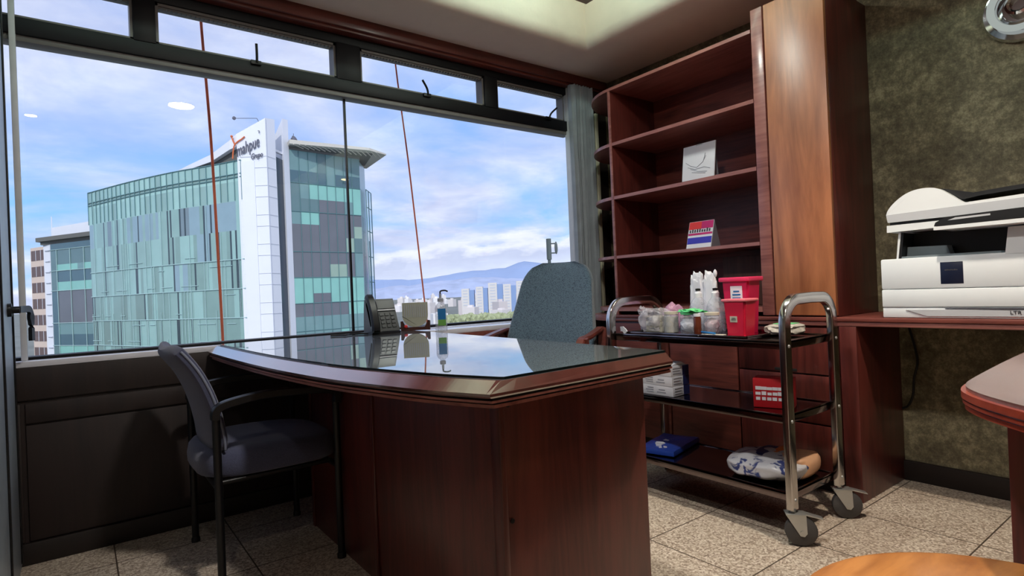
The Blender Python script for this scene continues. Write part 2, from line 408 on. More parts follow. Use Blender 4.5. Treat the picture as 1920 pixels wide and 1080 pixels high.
b = bms(); box(b, 3.2, 3.5, -3.3, 3.3, 0, 2.52)
struct('wall_right', b, WALLPAPER, label='wall papered in textured olive brown behind copier and bookcase')
b = bms(); box(b, 3.18, 3.2, -3.2, 1.2, 0.0, 0.095, 0.004)
struct('baseboard_right', b, WOOD_K, label='dark wooden baseboard under the olive wall')
b = bms(); box(b, -2.7, 3.5, -3.5, -3.2, 0, 3.1)
struct('wall_back', b, PLASTER, label='plain plaster wall behind the viewer')
b = bms(); box(b, -2.9, -2.6, -3.5, 3.3, 0, 3.1)
struct('wall_left', b, PLASTER, label='plain plaster wall at the far left')

# window wall
YW = 3.0
b = bms()
box(b, -2.7, 3.2, YW, YW + 0.25, 0, 0.775)
box(b, -2.7, 3.2, YW + 0.03, YW + 0.25, 2.44, 3.1)
box(b, 2.94, 3.2, YW, YW + 0.10, 0.775, 2.46); box(b, 3.12, 3.2, YW + 0.1, YW + 0.25, 0.775, 2.46)
box(b, -2.7, -0.95, YW, YW + 0.25, 0.775, 2.46)
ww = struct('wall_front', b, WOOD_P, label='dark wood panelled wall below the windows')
b = bms()
for z0, z1 in ((0.645, 0.775),): box(b, -0.9, 3.1, YW - 0.012, YW, z0, z1, 0.003)
box(b, -0.9, -0.195, YW - 0.010, YW, 0.09, 0.632, 0.003)
box(b, -0.180, 1.0, YW - 0.010, YW, 0.09, 0.545, 0.003)
box(b, -0.180, 1.0, YW - 0.010, YW, 0.553, 0.632, 0.003)
box(b, 1.02, 2.5, YW - 0.010, YW, 0.09, 0.632, 0.003)
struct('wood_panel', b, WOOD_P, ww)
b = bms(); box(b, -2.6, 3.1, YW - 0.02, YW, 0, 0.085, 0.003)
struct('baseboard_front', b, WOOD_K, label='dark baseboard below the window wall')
b = bms(); box(b, -2.6, 2.72, YW - 0.012, YW + 0.19, 0.775, 0.800, 0.004)
struct('trim_1', b, SILL, label='pale stone window ledge')
# cornice
b = bms(); box(b, -2.6, 3.19, YW - 0.03, YW + 0.04, 2.447, 2.512, 0.004); box(b, -2.6, 3.19, YW - 0.012, YW + 0.05, 2.432, 2.450, 0.003)
struct('trim_2', b, WOOD_X, label='reddish brown wooden cornice above the windows')

# window frames (dark metal)
FY0, FY1 = YW + 0.045, YW + 0.135
win = thing('window_1', (1.2, YW + 0.09, 0.8), 'wide dark framed window with four vents above one long fixed pane', 'window', kind='structure')
b = bms()
box(b, -0.95, 2.885, FY0, FY1, 2.125, 2.195, 0.003)                # transom
box(b, -0.95, 2.885, FY0, FY1, 2.385, 2.452, 0.003)
box(b, -0.95, 2.885, FY0 + 0.01, FY1, 0.795, 0.812, 0.002)
for x0, x1 in ((0.236, 0.323), (1.164, 1.30), (2.135, 2.237)): box(b, x0, x1, FY0 - 0.004, FY1, 2.19, 2.39, 0.003)
obj('window_frame', b, FRAME, win)
b = bms(); box(b, -0.95, 2.885, FY0 + 0.012, FY1 - 0.002, 2.100, 2.1255, 0.002)
obj('transom_rail', b, FRAME_L, win)
b = bms(); box(b, 2.845, 2.94, YW + 0.010, YW + 0.070, 0.80, 2.447, 0.002)
obj('window_jamb', b, JAMB, win)
b = bms(); box(b, -0.189, -0.168, YW + 0.035, YW + 0.06, 0.80, 2.447, 0.003)
obj('window_jamb', b, JAMB, win)
b = bms()
box(b, -0.95, 1.2135, YW + 0.097, YW + 0.103, 0.81, 2.102); box(b, 1.2205, 2.886, YW + 0.097, YW + 0.103, 0.81, 2.102)
obj('glass_pane', b, GLASS, win)
b = bms(); box(b, 1.2115, 1.2225, YW + 0.092, YW + 0.108, 0.81, 2.102, 0.001)
obj('pane_joint', b, BLACK, win)
# vents
for k, (x0, x1) in enumerate(((-0.90, 0.236), (0.323, 1.164), (1.30, 2.135), (2.237, 2.832))):
    v = thing('window_%d' % (k + 2), ((x0 + x1) / 2, YW + 0.09, 2.19), 'narrow top hung vent window, number %d' % (k + 1), 'window', kind='structure')
    v['label'] = ['narrow top vent window at the far left end of the row', 'long top vent window left of the thick mullion', 'long top vent window right of the thick mullion', 'short top vent window nearest the curtain'][k]
    b = bms(); w = 0.012
    box(b, x0, x0 + w, FY0 + 0.01, FY1 - 0.01, 2.195, 2.385); box(b, x1 - w, x1, FY0 + 0.01, FY1 - 0.01, 2.195, 2.385)
    box(b, x0, x1, FY0 + 0.01, FY1 - 0.01, 2.195, 2.205); box(b, x0, x1, FY0 + 0.01, FY1 - 0.01, 2.372, 2.385)
    obj('sash', b, FRAME_L, v)
    b = bms(); box(b, x0 + w, x1 - w, YW + 0.097, YW + 0.103, 2.205, 2.372)
    obj('glass_pane', b, GLASS, v)
    # rolled up shade strip above the glass, scalloped lower edge
    b = bms(); n = max(6, int((x1 - x0) / 0.02))
    box(b, x0 + 0.01, x1 - 0.01, YW + 0.062, YW + 0.076, 2.366, 2.40)
    for i in range(n):
        xx = x0 + 0.014 + (x1 - x0 - 0.03) * i / n
        box(b, xx, xx + 0.012, YW + 0.060, YW + 0.078, 2.360, 2.367)
    obj('rolled_shade', b, FRAME_L, v)
STAYS = [('window_3', 0.751, -0.004, 0.085), ('window_4', 1.715, -0.045, 0.075), ('window_5', 2.668, 0.060, 0.075)]
for wn_, x, dx, h in STAYS:
    b = bms(); box(b, x - 0.028, x + 0.022, FY0 - 0.012, FY0 + 0.004, 2.178, 2.200, 0.003)
    tube(b, smooth_path([(x, FY0 - 0.012, 2.190), (x + dx * 0.25, FY0 - 0.02, 2.19 + h * 0.45), (x + dx, FY0 - 0.03, 2.19 + h)], 4), 0.0065, 8, up=(0, 1, 0))
    obj('stay_handle', b, BLACK, bpy.data.objects[wn_])

# leaf standing open at right angles to the window wall, seen nearly edge on
lf = thing('door_1', (-0.22, 2.6, 0.0), 'grey metal balcony leaf standing open with a black lever handle', 'door', kind='structure')
b = bms(); box(b, -0.245, -0.203, 2.05, 2.985, 0.02, 2.43, 0.004); obj('door_stile', b, LEAF, lf)
b = bms(); box(b, -0.203, -0.197, 2.52, 2.536, 0.04, 2.40, 0.001); box(b, -0.203, -0.197, 2.90, 2.912, 0.04, 2.4, 0.001); obj('door_groove', b, BLACK, lf)
b = bms()
lathe(b, [(0, 0), (0.024, 0), (0.024, 0.012), (0.013, 0.014), (0.013, 0.035), (0, 0.035)], (-0.203, 2.745, 1.005), 16, T=Matrix.Rotation(PI / 2, 4, 'Y'))
sweep(b, smooth_path([(-0.172, 2.745, 1.006), (-0.166, 2.80, 1.006), (-0.150, 2.875, 1.004), (-0.146, 2.888, 0.96), (-0.146, 2.888, 0.885)], 5), [(-0.006, -0.012), (0.006, -0.012), (0.006, 0.012), (-0.006, 0.012)])
obj('lever_handle', b, BLACK, lf)

# curtain and cream edge strip
b = bms(); n = 60; secs = []
x0, x1 = 2.815, 3.010
for z in (0.80, 1.3, 1.9, 2.43):
    front = [(x0 + (x1 - x0) * i / n, 2.955 + 0.018 * math.sin(i / n * 2 * PI * 7 + 0.4 * math.sin(z * 3)) + 0.006 * math.sin(i * 1.7), z) for i in range(n + 1)]
    back = [(p[0], 2.975 + (p[1] - 2.955), p[2]) for p in reversed(front)]
    secs.append(front + back)
loft(b, secs)
tag(obj('curtain', b, CURT), 'grey pleated curtain gathered beside the window corner', 'curtain')
b = bms(); box(b, 3.022, 3.050, 2.935, 2.950, 0.80, 2.25, 0.003)
tag(obj('curtain_track_strip', b, CREAM), 'narrow cream vertical strip between the curtain and bookcase', 'strip')

# ------------------------------------------------------------------ desk
dk = thing('desk', (1.1, 2.0, 0), 'dark mahogany desk with a bowed front edge and glass cover', 'desk')
def catmull2(pts, k=8): return [(p.x, p.y) for p in smooth_path([(a, c, 0) for a, c in pts], k)]
curve = catmull2([(0.470, 2.965), (0.478, 2.5), (0.498, 2.05), (0.541, 1.64), (0.593, 1.39), (0.643, 1.20), (0.676, 1.11), (0.706, 1.035)], 8)
def outline(off_curve, off_end, off_back=0.0):
    pts = []
    for (x, y) in curve[:-1]:
        pts.append((x + off_curve * (0.98 if y > 1.7 else 0.93), 1.035 + off_end + (y - 1.035) * (1.93 - off_end) / 1.93))
    pts.append((0.706 + off_curve * 1.0, 1.035 + off_end)); pts.append((0.772 + off_curve * 0.5, 1.037 + off_end))
    pts += [(1.368 - off_back, 1.062 + off_end), (1.452 - off_back, 2.965)]
    return pts
b = bms(); loft(b, [[(x, y, z) for x, y in outline(o1, o2, o1 * 0.3)] for o1, o2, z in ((0.004, 0.002, 0.766), (0.0, 0.0, 0.770), (0.0, 0.0, 0.776), (0.040, 0.014, 0.800))]); obj('desk_top', b, WOOD_DT, dk, smooth=False)
b = bms(); prism(b, outline(0.056, 0.020, 0.014), 0.8001, 0.8006); obj('veil_underlay', b, plain('veil_grey', col(104, 108, 108), 0.6), dk, smooth=False)  # added grey sheet imitating the pale reflected veil on the desk glass
b = bms()
prism(b, outline(0.012, 0.006), 0.7600, 0.766, mi=1); prism(b, outline(0.006, 0.003), 0.7545, 0.7600)
prism(b, outline(0.018, 0.012), 0.7495, 0.7545, mi=1); prism(b, outline(0.015, 0.009), 0.742, 0.7495)
obj('edge_moulding', b, [WOOD_T, SLOT], dk, smooth=False)
b = bms(); prism(b, outline(0.052, 0.016, 0.012), 0.8008, 0.807, side_mi=1); obj('glass_cover', b, [DESKGLASS, GLASS_EDGE], dk, smooth=False)
b = bms(); box(b, 0.802, 1.328, 1.14, 1.175, 0.0, 0.742, 0.003); obj('end_panel', b, WOOD_D, dk)
b = bms(); box(b, 0.798, 0.816, 1.136, 1.178, 0.0, 0.742, 0.004); obj('corner_post', b, WOOD_D, dk)
b = bms(); box(b, 0.806, 0.828, 1.178, 2.60, 0.0, 0.742, 0.002); box(b, 0.80, 0.806, 1.9, 1.925, 0, 0.742, 0.001); box(b, 0.80, 0.806, 2.575, 2.60, 0, 0.742, 0.001); obj('front_panel', b, WOOD_D, dk)
b = bms(); box(b, 0.83, 1.32, 2.57, 2.60, 0.0, 0.742, 0.002); obj('inner_panel', b, WOOD_D, dk)
b = bms(); box(b, 0.86, 1.30, 1.19, 1.62, 0.06, 0.735, 0.002); obj('drawer_pedestal', b, WOOD_D, dk)
for z in (0.722, 0.440):
    b = bms(); lathe(b, [(0, 0), (0.006, 0), (0.006, 0.003), (0, 0.003)], (0.826, 1.138, z), 10, T=Matrix.Rotation(PI / 2, 4, 'X')); obj('bolt_cap', b, SLOT, dk)

# deeper ledge with a wooden front behind the desk
b = bms(); box(b, 1.50, 2.70, 2.79, YW - 0.014, 0.770, 0.797, 0.003)
lg = obj('ledge_shelf', b, SILL); tag(lg, 'pale ledge shelf with wooden front between desk and bookcase', 'shelf')
b = bms(); box(b, 1.50, 2.70, 2.78, 2.80, 0.0, 0.7695, 0.003); obj('front_panel', b, WOOD_Y, lg)
# ------------------------------------------------------------------ visitor chair (faces the desk)
vc = thing('visitor_chair', (0.57, 2.48, 0), 'black framed visitor armchair with blue grey fabric seat', 'chair')
def superell(cx, cy, ax, ay, n=28, e=4.0):
    out = []
    for i in range(n):
        a = 2 * PI * i / n; c, s = math.cos(a), math.sin(a)
        out.append((cx + ax * math.copysign(abs(c) ** (2 / e), c), cy + ay * math.copysign(abs(s) ** (2 / e), s)))
    return out
b = bms(); secs = []
for z, k in ((0.372, 0.90), (0.378, 0.965), (0.392, 0.995), (0.425, 1.0), (0.452, 0.98), (0.468, 0.93), (0.477, 0.82), (0.482, 0.5)):
    secs.append([(x, y, z - 0.02 * max(0, x - 0.62) * 3 * (1 if z > 0.41 else 0.3)) for x, y in superell(0.580, 2.49, 0.262 * k, 0.245 * k, 36, 3.4)])
loft(b, secs); obj('seat', b, FAB_B, vc)
# backrest: padded slab following a curve
b = bms(); secs = []
path = [(0.400, 0.455), (0.396, 0.52), (0.380, 0.61), (0.356, 0.69), (0.322, 0.765), (0.282, 0.825), (0.255, 0.855)]
path = catmull2(path, 3)
for i, (x, z) in enumerate(path):
    u = i / (len(path) - 1); hw = 0.215 + 0.012 * math.sin(u * PI); th = 0.026
    if u > 0.86: q = (u - 0.86) / 0.14; hw *= math.sqrt(max(0.02, 1 - q * q * 0.55)); th *= math.sqrt(max(0.05, 1 - q * q * 0.9))
    if u < 0.1: q = (0.1 - u) / 0.1; hw *= math.sqrt(max(0.02, 1 - q * q * 0.45)); th *= math.sqrt(max(0.05, 1 - q * q * 0.9))
    dx = path[min(i + 1, len(path) - 1)][0] - path[max(i - 1, 0)][0]; dz = path[min(i + 1, len(path) - 1)][1] - path[max(i - 1, 0)][1]
    L = math.hypot(dx, dz); nx, nz = dz / L, -dx / L
    ring = []
    for (a, t_) in superell(0, 0, 1, 1, 28, 4.5):
        y = 2.49 + a * hw; off = t_ * th - 0.02 * (1 - a * a)
        ring.append((x + nx * off, y, z + nz * off))
    secs.append(ring)
loft(b, secs); bk = obj('backrest', b, FAB_B, vc)
for s in (-1, 1):
    b = bms(); pp = [(x + 0.004, 2.49 + s * (0.2165 + 0.012 * math.sin(i / (len(path) - 1) * PI)), z) for i, (x, z) in enumerate(path)]
    tube(b, pp[1:-2], 0.004, 8, up=(0, 1, 0)); obj('piping', b, plain('piping_grey', col(120, 126, 146), 0.6), bk)
for Y in (2.205, 2.775):
    for x in (0.365, 0.782):
        b = bms(); tube(b, [(x, Y, 0.012), (x, Y, 0.600)], 0.0135, 12); obj('leg', b, BLACK, vc)
        b = bms(); lathe(b, [(0, 0), (0.017, 0), (0.017, 0.014), (0.014, 0.02), (0, 0.02)], (x, Y, 0.0), 12); obj('foot_cap', b, BLACK, vc)
    b = bms()
    P = smooth_path([(0.362, Y, 0.60), (0.368, Y, 0.632), (0.41, Y, 0.650), (0.52, Y, 0.664), (0.66, Y, 0.660), (0.765, Y, 0.648), (0.785, Y, 0.63), (0.784, Y, 0.60)], 5)
    sweep(b, P, [(-0.011, -0.019), (0.011, -0.019), (0.014, -0.012), (0.014, 0.012), (0.011, 0.019), (-0.011, 0.019), (-0.014, 0.012), (-0.014, -0.012)], up=(0, 1, 0))
    obj('armrest', b, BLACK, vc)
b = bms()
tube(b, [(0.37, 2.205, 0.355), (0.37, 2.775, 0.355)], 0.011); tube(b, [(0.78, 2.205, 0.355), (0.78, 2.775, 0.355)], 0.011)
tube(b, [(0.37, 2.27, 0.363), (0.78, 2.27, 0.363)], 0.009); tube(b, [(0.37, 2.70, 0.363), (0.78, 2.70, 0.363)], 0.009)
sweep(b, [(0.385, 2.40, 0.36), (0.375, 2.40, 0.45), (0.36, 2.40, 0.56)], [(-0.006, -0.02), (0.006, -0.02), (0.006, 0.02), (-0.006, 0.02)], up=(0, 1, 0))
sweep(b, [(0.385, 2.58, 0.36), (0.375, 2.58, 0.45), (0.36, 2.58, 0.56)], [(-0.006, -0.02), (0.006, -0.02), (0.006, 0.02), (-0.006, 0.02)], up=(0, 1, 0))
obj('seat_frame', b, BLACK, vc)

# ------------------------------------------------------------------ executive chair behind the desk
EC = Vector((1.98, 2.40, 0)); ang = math.radians(30)
fwd = Vector((-math.cos(ang), -math.sin(ang), 0)); side = Vector((-fwd.y, fwd.x, 0))     # side = to the sitter's left
TE = Matrix((fwd, side, Vector((0, 0, 1)))).transposed().to_4x4(); TE.translation = EC
ec = thing('office_chair', tuple(EC), 'grey green fabric executive chair with wooden arms behind the desk', 'chair')
b = bms(); secs = []
for z, k in ((0.40, 0.9), (0.41, 0.97), (0.44, 1.0), (0.48, 1.0), (0.505, 0.95), (0.52, 0.8)):
    secs.append([(x, y, z) for x, y in superell(0.05, 0, 0.25 * k, 0.25 * k, 32, 3.5)])
loft(b, secs); obj('seat', b, FAB_G, ec, T=TE)
b = bms(); secs = []
nS = 26
for i in range(nS + 1):
    u = i / nS; z = 0.47 + u * 0.685
    xc = -0.11 - 0.30 * u ** 1.1                       # reclines backward with height
    hw = 0.290 - 0.088 * u
    th = 0.062 - 0.012 * u
    if u > 0.80: q = (u - 0.80) / 0.20; hw *= (1 - 0.50 * (1 - math.sqrt(max(0, 1 - q * q)))); th *= math.sqrt(max(0.03, 1 - q * q * 0.95))
    if u < 0.12: q = (0.12 - u) / 0.12; th *= math.sqrt(max(0.05, 1 - q * q * 0.9)); hw *= math.sqrt(max(0.05, 1 - q * q * 0.3))
    ring = []
    for a, t_ in superell(0, 0, 1, 1, 40, 3.2):
        # front face is dished: side bolsters stand forward
        f = t_ * th + 0.045 * (abs(a) ** 2.2) * (1 if t_ > 0 else 0.55) - (0.018 * (1 - a * a) if t_ > 0 else 0)
        f += 0.012 * math.exp(-((u - 0.45) / 0.2) ** 2) * (1 if t_ > 0 else 0)
        ring.append((xc + f, a * hw, z))
    secs.append(ring)
loft(b, secs); obj('backrest', b, FAB_G, ec, T=TE)
for s in (-1, 1):
    b = bms()
    P = smooth_path([(0.24, s * 0.285, 0.705), (0.20, s * 0.287, 0.742), (0.08, s * 0.288, 0.747), (-0.08, s * 0.288, 0.762), (-0.19, s * 0.284, 0.770), (-0.225, s * 0.28, 0.76)], 5)
    sweep(b, P, [(-0.019, -0.010), (0.019, -0.010), (0.022, 0.0), (0.017, 0.010), (-0.017, 0.010), (-0.022, 0.0)])
    P = smooth_path([(0.20, s * 0.30, 0.75), (0.17, s * 0.298, 0.62), (0.12, s * 0.285, 0.50), (0.05, s * 0.25, 0.44)], 5)
    sweep(b, P, [(-0.016, -0.02), (0.016, -0.02), (0.016, 0.02), (-0.016, 0.02)], up=(0, 1, 0))
    P = smooth_path([(-0.18, s * 0.30, 0.775), (-0.15, s * 0.295, 0.62), (-0.08, s * 0.28, 0.50), (0.0, s * 0.25, 0.44)], 5)
    sweep(b, P, [(-0.016, -0.02), (0.016, -0.02), (0.016, 0.02), (-0.016, 0.02)], up=(0, 1, 0))
    obj('armrest', b, WOOD_X, ec, T=TE)
b = bms(); lathe(b, [(0, 0.06), (0.035, 0.06), (0.035, 0.20), (0.022, 0.21), (0.022, 0.40), (0, 0.40)], (0.03, 0, 0), 16); obj('gas_column', b, BLACK, ec, T=TE)
for k in range(5):
    a = 2 * PI * k / 5 + 0.3; b = bms()
    c_, s_ = math.cos(a), math.sin(a)
    sweep(b, [(0.03 + 0.02 * c_, 0.02 * s_, 0.10), (0.03 + 0.15 * c_, 0.15 * s_, 0.092), (0.03 + 0.27 * c_, 0.27 * s_, 0.072)], [(-0.02, -0.014), (0.02, -0.014), (0.02, 0.014), (-0.02, 0.014)])
    lathe(b, [(0, -0.018), (0.027, -0.018), (0.027, 0.018), (0, 0.018)], (0.03 + 0.27 * c_, 0.27 * s_, 0.0275), 14, T=Matrix.Rotation(a, 4, 'Z') @ Matrix.Rotation(PI / 2, 4, 'X'))
    tube(b, [(0.03 + 0.265 * c_, 0.265 * s_, 0.03), (0.03 + 0.265 * c_, 0.265 * s_, 0.075)], 0.006)
    obj('base_arm', b, BLACK, ec, T=TE)

# ------------------------------------------------------------------ bookcase, tall cabinet, base cabinets, counter
XF = 2.745
bc = thing('bookcase', (2.97, 2.05, 0.815), 'mahogany bookcase with four shelves and rounded open end', 'bookcase')
b = bms(); box(b, 3.172, 3.197, 1.5655, 2.545, 0.816, 2.255); obj('back_panel', b, WOOD_Y, bc)
b = bms(); box(b, XF, 3.172, 2.530, 2.548, 0.816, 2.238, 0.002); obj('side_panel', b, WOOD_D, bc)
b = bms(); box(b, XF - 0.006, XF, 2.5285, 2.5495, 0.816, 2.238, 0.002); obj('front_edge', b, WOOD_T, bc)
def shelf_outline(xf, r=0.0):
    pts = [(3.172, 1.565), (xf, 1.565)]
    pts.append((xf, 2.53))
    for k in range(0, 13):
        a = k / 12 * PI / 2
        pts.append((3.172 - (3.172 - xf) * math.cos(a), 2.53 + 0.40 * math.sin(a)))
    return pts
def shelf_mesh(z0, z1):
    b = bms(); prism(b, shelf_outline(XF - 0.004), z0, z1)
    return b
for (z0, z1) in ((1.172, 1.190), (1.548, 1.568), (1.888, 1.908), (0.838, 0.862)):
    obj('shelf', shelf_mesh(z0, z1), WOOD_T, bc, smooth=False)
b = bms(); prism(b, shelf_outline(XF - 0.008), 2.238, 2.256); obj('top_board', b, WOOD_T, bc, smooth=False)
b = bms(); box(b, XF + 0.13, 3.172, 2.551, 2.56, 0.862, 2.236); obj('end_backing', b, SLOT, bc)

tc_ = thing('tall_cabinet', (2.97, 1.38, 0.815), 'tall mahogany cabinet with one plain honey coloured door', 'cabinet')
b = bms(); box(b, XF + 0.022, 3.197, 1.212, 1.563, 0.816, 2.350, 0.002); obj('body', b, WOOD_D, tc_)
b = bms(); box(b, XF - 0.004, XF + 0.022, 1.503, 1.563, 0.822, 2.350, 0.002); obj('stile', b, WOOD_T, tc_)
b = bms(); box(b, XF - 0.004, XF + 0.020, 1.212, 1.495, 0.822, 2.350, 0.003); obj('door', b, WOOD_O, tc_)

# counter top running along the wall
ct = thing('counter', (2.96, 0.6, 0), 'long mahogany wall counter holding the copier and cabinets', 'counter')
b = bms(); box(b, 2.716, 3.198, -2.6, 2.60, 0.797, 0.815, 0.003); obj('counter_top', b, WOOD_Y, ct)
b = bms(); box(b, 2.722, 2.745, -2.6, 2.60, 0.776, 0.797, 0.004); obj('counter_lip', b, WOOD_T, ct)
# curved end of the counter toward the window
b = bms(); pts = [(3.198, 2.60), (2.716, 2.60)] + [(3.198 - 0.482 * math.cos(k / 10 * PI / 2), 2.60 + 0.36 * math.sin(k / 10 * PI / 2)) for k in range(1, 11)]
prism(b, pts, 0.777, 0.815); obj('rounded_end', b, WOOD_T, ct, smooth=False)

def base_cab(y0, y1, label, layout):
    t = thing('base_cabinet', (2.96, (y0 + y1) / 2, 0), label, 'cabinet', 'base cabinets under the bookcase')
    b = bms(); box(b, 2.745, 3.197, y0, y1, 0.07, 0.7755, 0.002); obj('body', b, WOOD_D, t)
    b = bms(); box(b, 2.775, 3.197, y0 + 0.003, y1 - 0.003, 0.0, 0.07); obj('toe_kick', b, WOOD_K, t)
    for z0, z1, kind in layout:
        b = bms(); box(b, 2.724, 2.7445, y0 + 0.004, y1 - 0.004, z0, z1, 0.002)
        f = obj(kind, b, WOOD_D if kind == 'drawer' else WOOD_Y, t)
        if kind == 'drawer':
            b = bms()
            yc = (y0 + y1) / 2
            box(b, 2.7225, 2.7245, yc - 0.055, yc + 0.055, z0 + 0.004, z0 + 0.018, 0.001)
            obj('finger_slot', b, SLOT, f)
    return t
base_cab(1.20, 1.70, 'base cabinet of three dark drawers behind the trolley posts', [(0.55, 0.765, 'drawer'), (0.32, 0.542, 'drawer'), (0.08, 0.312, 'drawer')])
base_cab(1.703, 2.137, 'base cabinet with reddish plain door left of the drawers', [(0.08, 0.765, 'door')])
base_cab(2.14, 2.60, 'base cabinet with reddish plain door nearest the window', [(0.08, 0.765, 'door')])
b = bms(); box(b, 2.722, 3.197, 1.125, 1.197, 0.0, 0.7755, 0.003)
tag(obj('end_panel', b, WOOD_D), 'thick mahogany end panel carrying the counter beside the drawers', 'panel')

# ------------------------------------------------------------------ calendars in the bookcase
b = bms()
T = frame_T((2.875, 2.001, 1.5692), (0, -1, 0), (math.sin(0.14), 0, math.cos(0.14)))
box(b, -0.108, 0.108, 0.0, 0.232, -0.004, 0.004, 0.001, T=T)
cal = obj('desk_calendar', b, PAPER); tag(cal, 'white page calendar with grey sketch on the middle shelf', 'calendar')
b = bms(); T2 = frame_T((2.935, 2.001, 1.5695), (0, -1, 0), (-math.sin(0.13), 0, math.cos(0.13))); box(b, -0.10, 0.10, 0, 0.225, -0.002, 0.002, T=T2); obj('back_stand', b, PGREY, cal)
b = bms()
def stroke(b, T, pts, w=0.0016, z=0.0052):
    P = [T @ Vector((x, y, z)) for x, y in pts]; tube(b, P, w, 6, up=(1, 0.2, 0.1))
stroke(b, T, [(-0.085, 0.135), (-0.05, 0.11), (-0.01, 0.095), (0.03, 0.12), (0.05, 0.155)])
stroke(b, T, [(-0.07, 0.105), (-0.02, 0.085), (0.04, 0.09), (0.08, 0.075)])
stroke(b, T, [(-0.05, 0.09), (0.0, 0.07), (0.06, 0.06)]); stroke(b, T, [(0.035, 0.13), (0.045, 0.17)]); stroke(b, T, [(-0.04, 0.07), (0.05, 0.052)])
obj('sketch_print', b, PGREY, cal)
b = bms()
for k in range(9): tube(b, [T @ Vector((-0.02 + k * 0.005, 0.226, 0.006)), T @ Vector((-0.02 + k * 0.005, 0.236, -0.002))], 0.001, 5, up=(1, 0, 0))
obj('wire_binding', b, CBLACK, cal)

T = frame_T((2.835, 1.985, 1.1915), (0, -1, 0), (math.sin(0.28), 0, math.cos(0.28)))
b = bms(); box(b, -0.085, 0.078, 0.0, 0.165, -0.002, 0.002, T=T)
c2 = obj('desk_calendar', b, PAPER); tag(c2, 'small tent calendar in red, purple and blue on the lower shelf', 'calendar')
for m_, x0, x1, y0, y1 in ((MAGENTA, 0.0, 0.076, 0.118, 0.163), (PRED, -0.083, 0.0, 0.118, 0.163), (MAGENTA, -0.083, 0.076, 0.082, 0.094), (PBLUE, -0.083, 0.076, 0.030, 0.068)):
    b = bms(); box(b, x0, x1, y0, y1, 0.0022, 0.0032, T=T); obj('print_block', b, m_, c2)
b = bms(); random.seed(3)
for k in range(9): box(b, -0.075 + k * 0.016, -0.066 + k * 0.016, 0.098, 0.112 + random.random() * 0.01, 0.0033, 0.0042, T=T)
obj('print_lettering', b, INK, c2)
b = bms(); T2 = frame_T((2.930, 1.985, 1.1915), (0, -1, 0), (-math.sin(0.3), 0, math.cos(0.3))); box(b, -0.085, 0.078, 0, 0.165, -0.0015, 0.0015, T=T2); obj('back_stand', b, PGREY, c2)
b = bms(); prism(b, [(2.838, 1.191), (2.928, 1.191), (2.883, 1.345)], 1.9068, 1.9085, 'y'); obj('side_flap', b, PGREY, c2)

# brown box standing in the lowest bay
b = bms(); box(b, 2.93, 3.16, 1.62, 1.90, 0.8635, 1.135, 0.004)
tag(obj('cardboard_box', b, wood('box_card', col(58, 34, 26), col(84, 54, 42), rough=0.7, coat=0)), 'dark brown box in the lowest bookcase bay beside the white roll', 'box')

# ------------------------------------------------------------------ steel trolley
tr = thing('steel_trolley', (2.31, 1.57, 0), 'polished steel three tier trolley on grey rubber casters', 'trolley')
TXa, TXb, TYa, TYb = 2.118, 2.500, 1.125, 2.010
sec = [(-0.013, -0.013), (0.013, -0.013), (0.013, 0.013), (-0.013, 0.013)]
def rsec(w, h, r=0.004):
    o = []
    for cx, cy, a0 in ((w - r, h - r, 0), (-w + r, h - r, 90), (-w + r, -h + r, 180), (w - r, -h + r, 270)):
        for k in range(4): a = math.radians(a0 + k * 30); o.append((cx + r * math.cos(a), cy + r * math.sin(a)))
    return o
for Y in (TYa, TYb):
    b = bms(); P = [(TXa, Y, 0.135), (TXa, Y, 0.50), (TXa, Y, 0.825)]
    for k in range(1, 9):
        a = k / 8 * PI / 2; P.append((TXa + 0.095 * (1 - math.cos(a)), Y, 0.825 + 0.095 * math.sin(a)))
    P.append(((TXa + TXb) / 2, Y, 0.922))
    for k in range(0, 9):
        a = k / 8 * PI / 2; P.append((TXb - 0.095 * (1 - math.sin(a)), Y, 0.825 + 0.095 * math.cos(a)))
    P += [(TXb, Y, 0.50), (TXb, Y, 0.135)]
    sweep(b, P, rsec(0.022, 0.0135), up=(0, 1, 0)); obj('handle_frame', b, STEEL, tr)
for zt in (0.760, 0.478, 0.185):
    b = bms()
    x0, x1, y0, y1 = TXa + 0.012, TXb - 0.012, TYa + 0.014, TYb - 0.014
    box(b, x0, x1, y0, y1, zt - 0.006, zt - 0.001)
    for a in ((x0, x1, y0, y0 + 0.008), (x0, x1, y1 - 0.008, y1), (x0, x0 + 0.008, y0, y1), (x1 - 0.008, x1, y0, y1)): box(b, *a, zt - 0.030, zt + 0.004, 0.002)
    sh = obj('shelf', b, [STEEL_D], tr)
    for Y in (TYa - 0.0135, TYb + 0.0135):
        for X in (TXa, TXb): b = bms(); blob(b, (X + 0.0, Y, zt - 0.014), (0.0065, 0.005, 0.0065), sub=2); obj('acorn_nut', b, ZINC, sh)
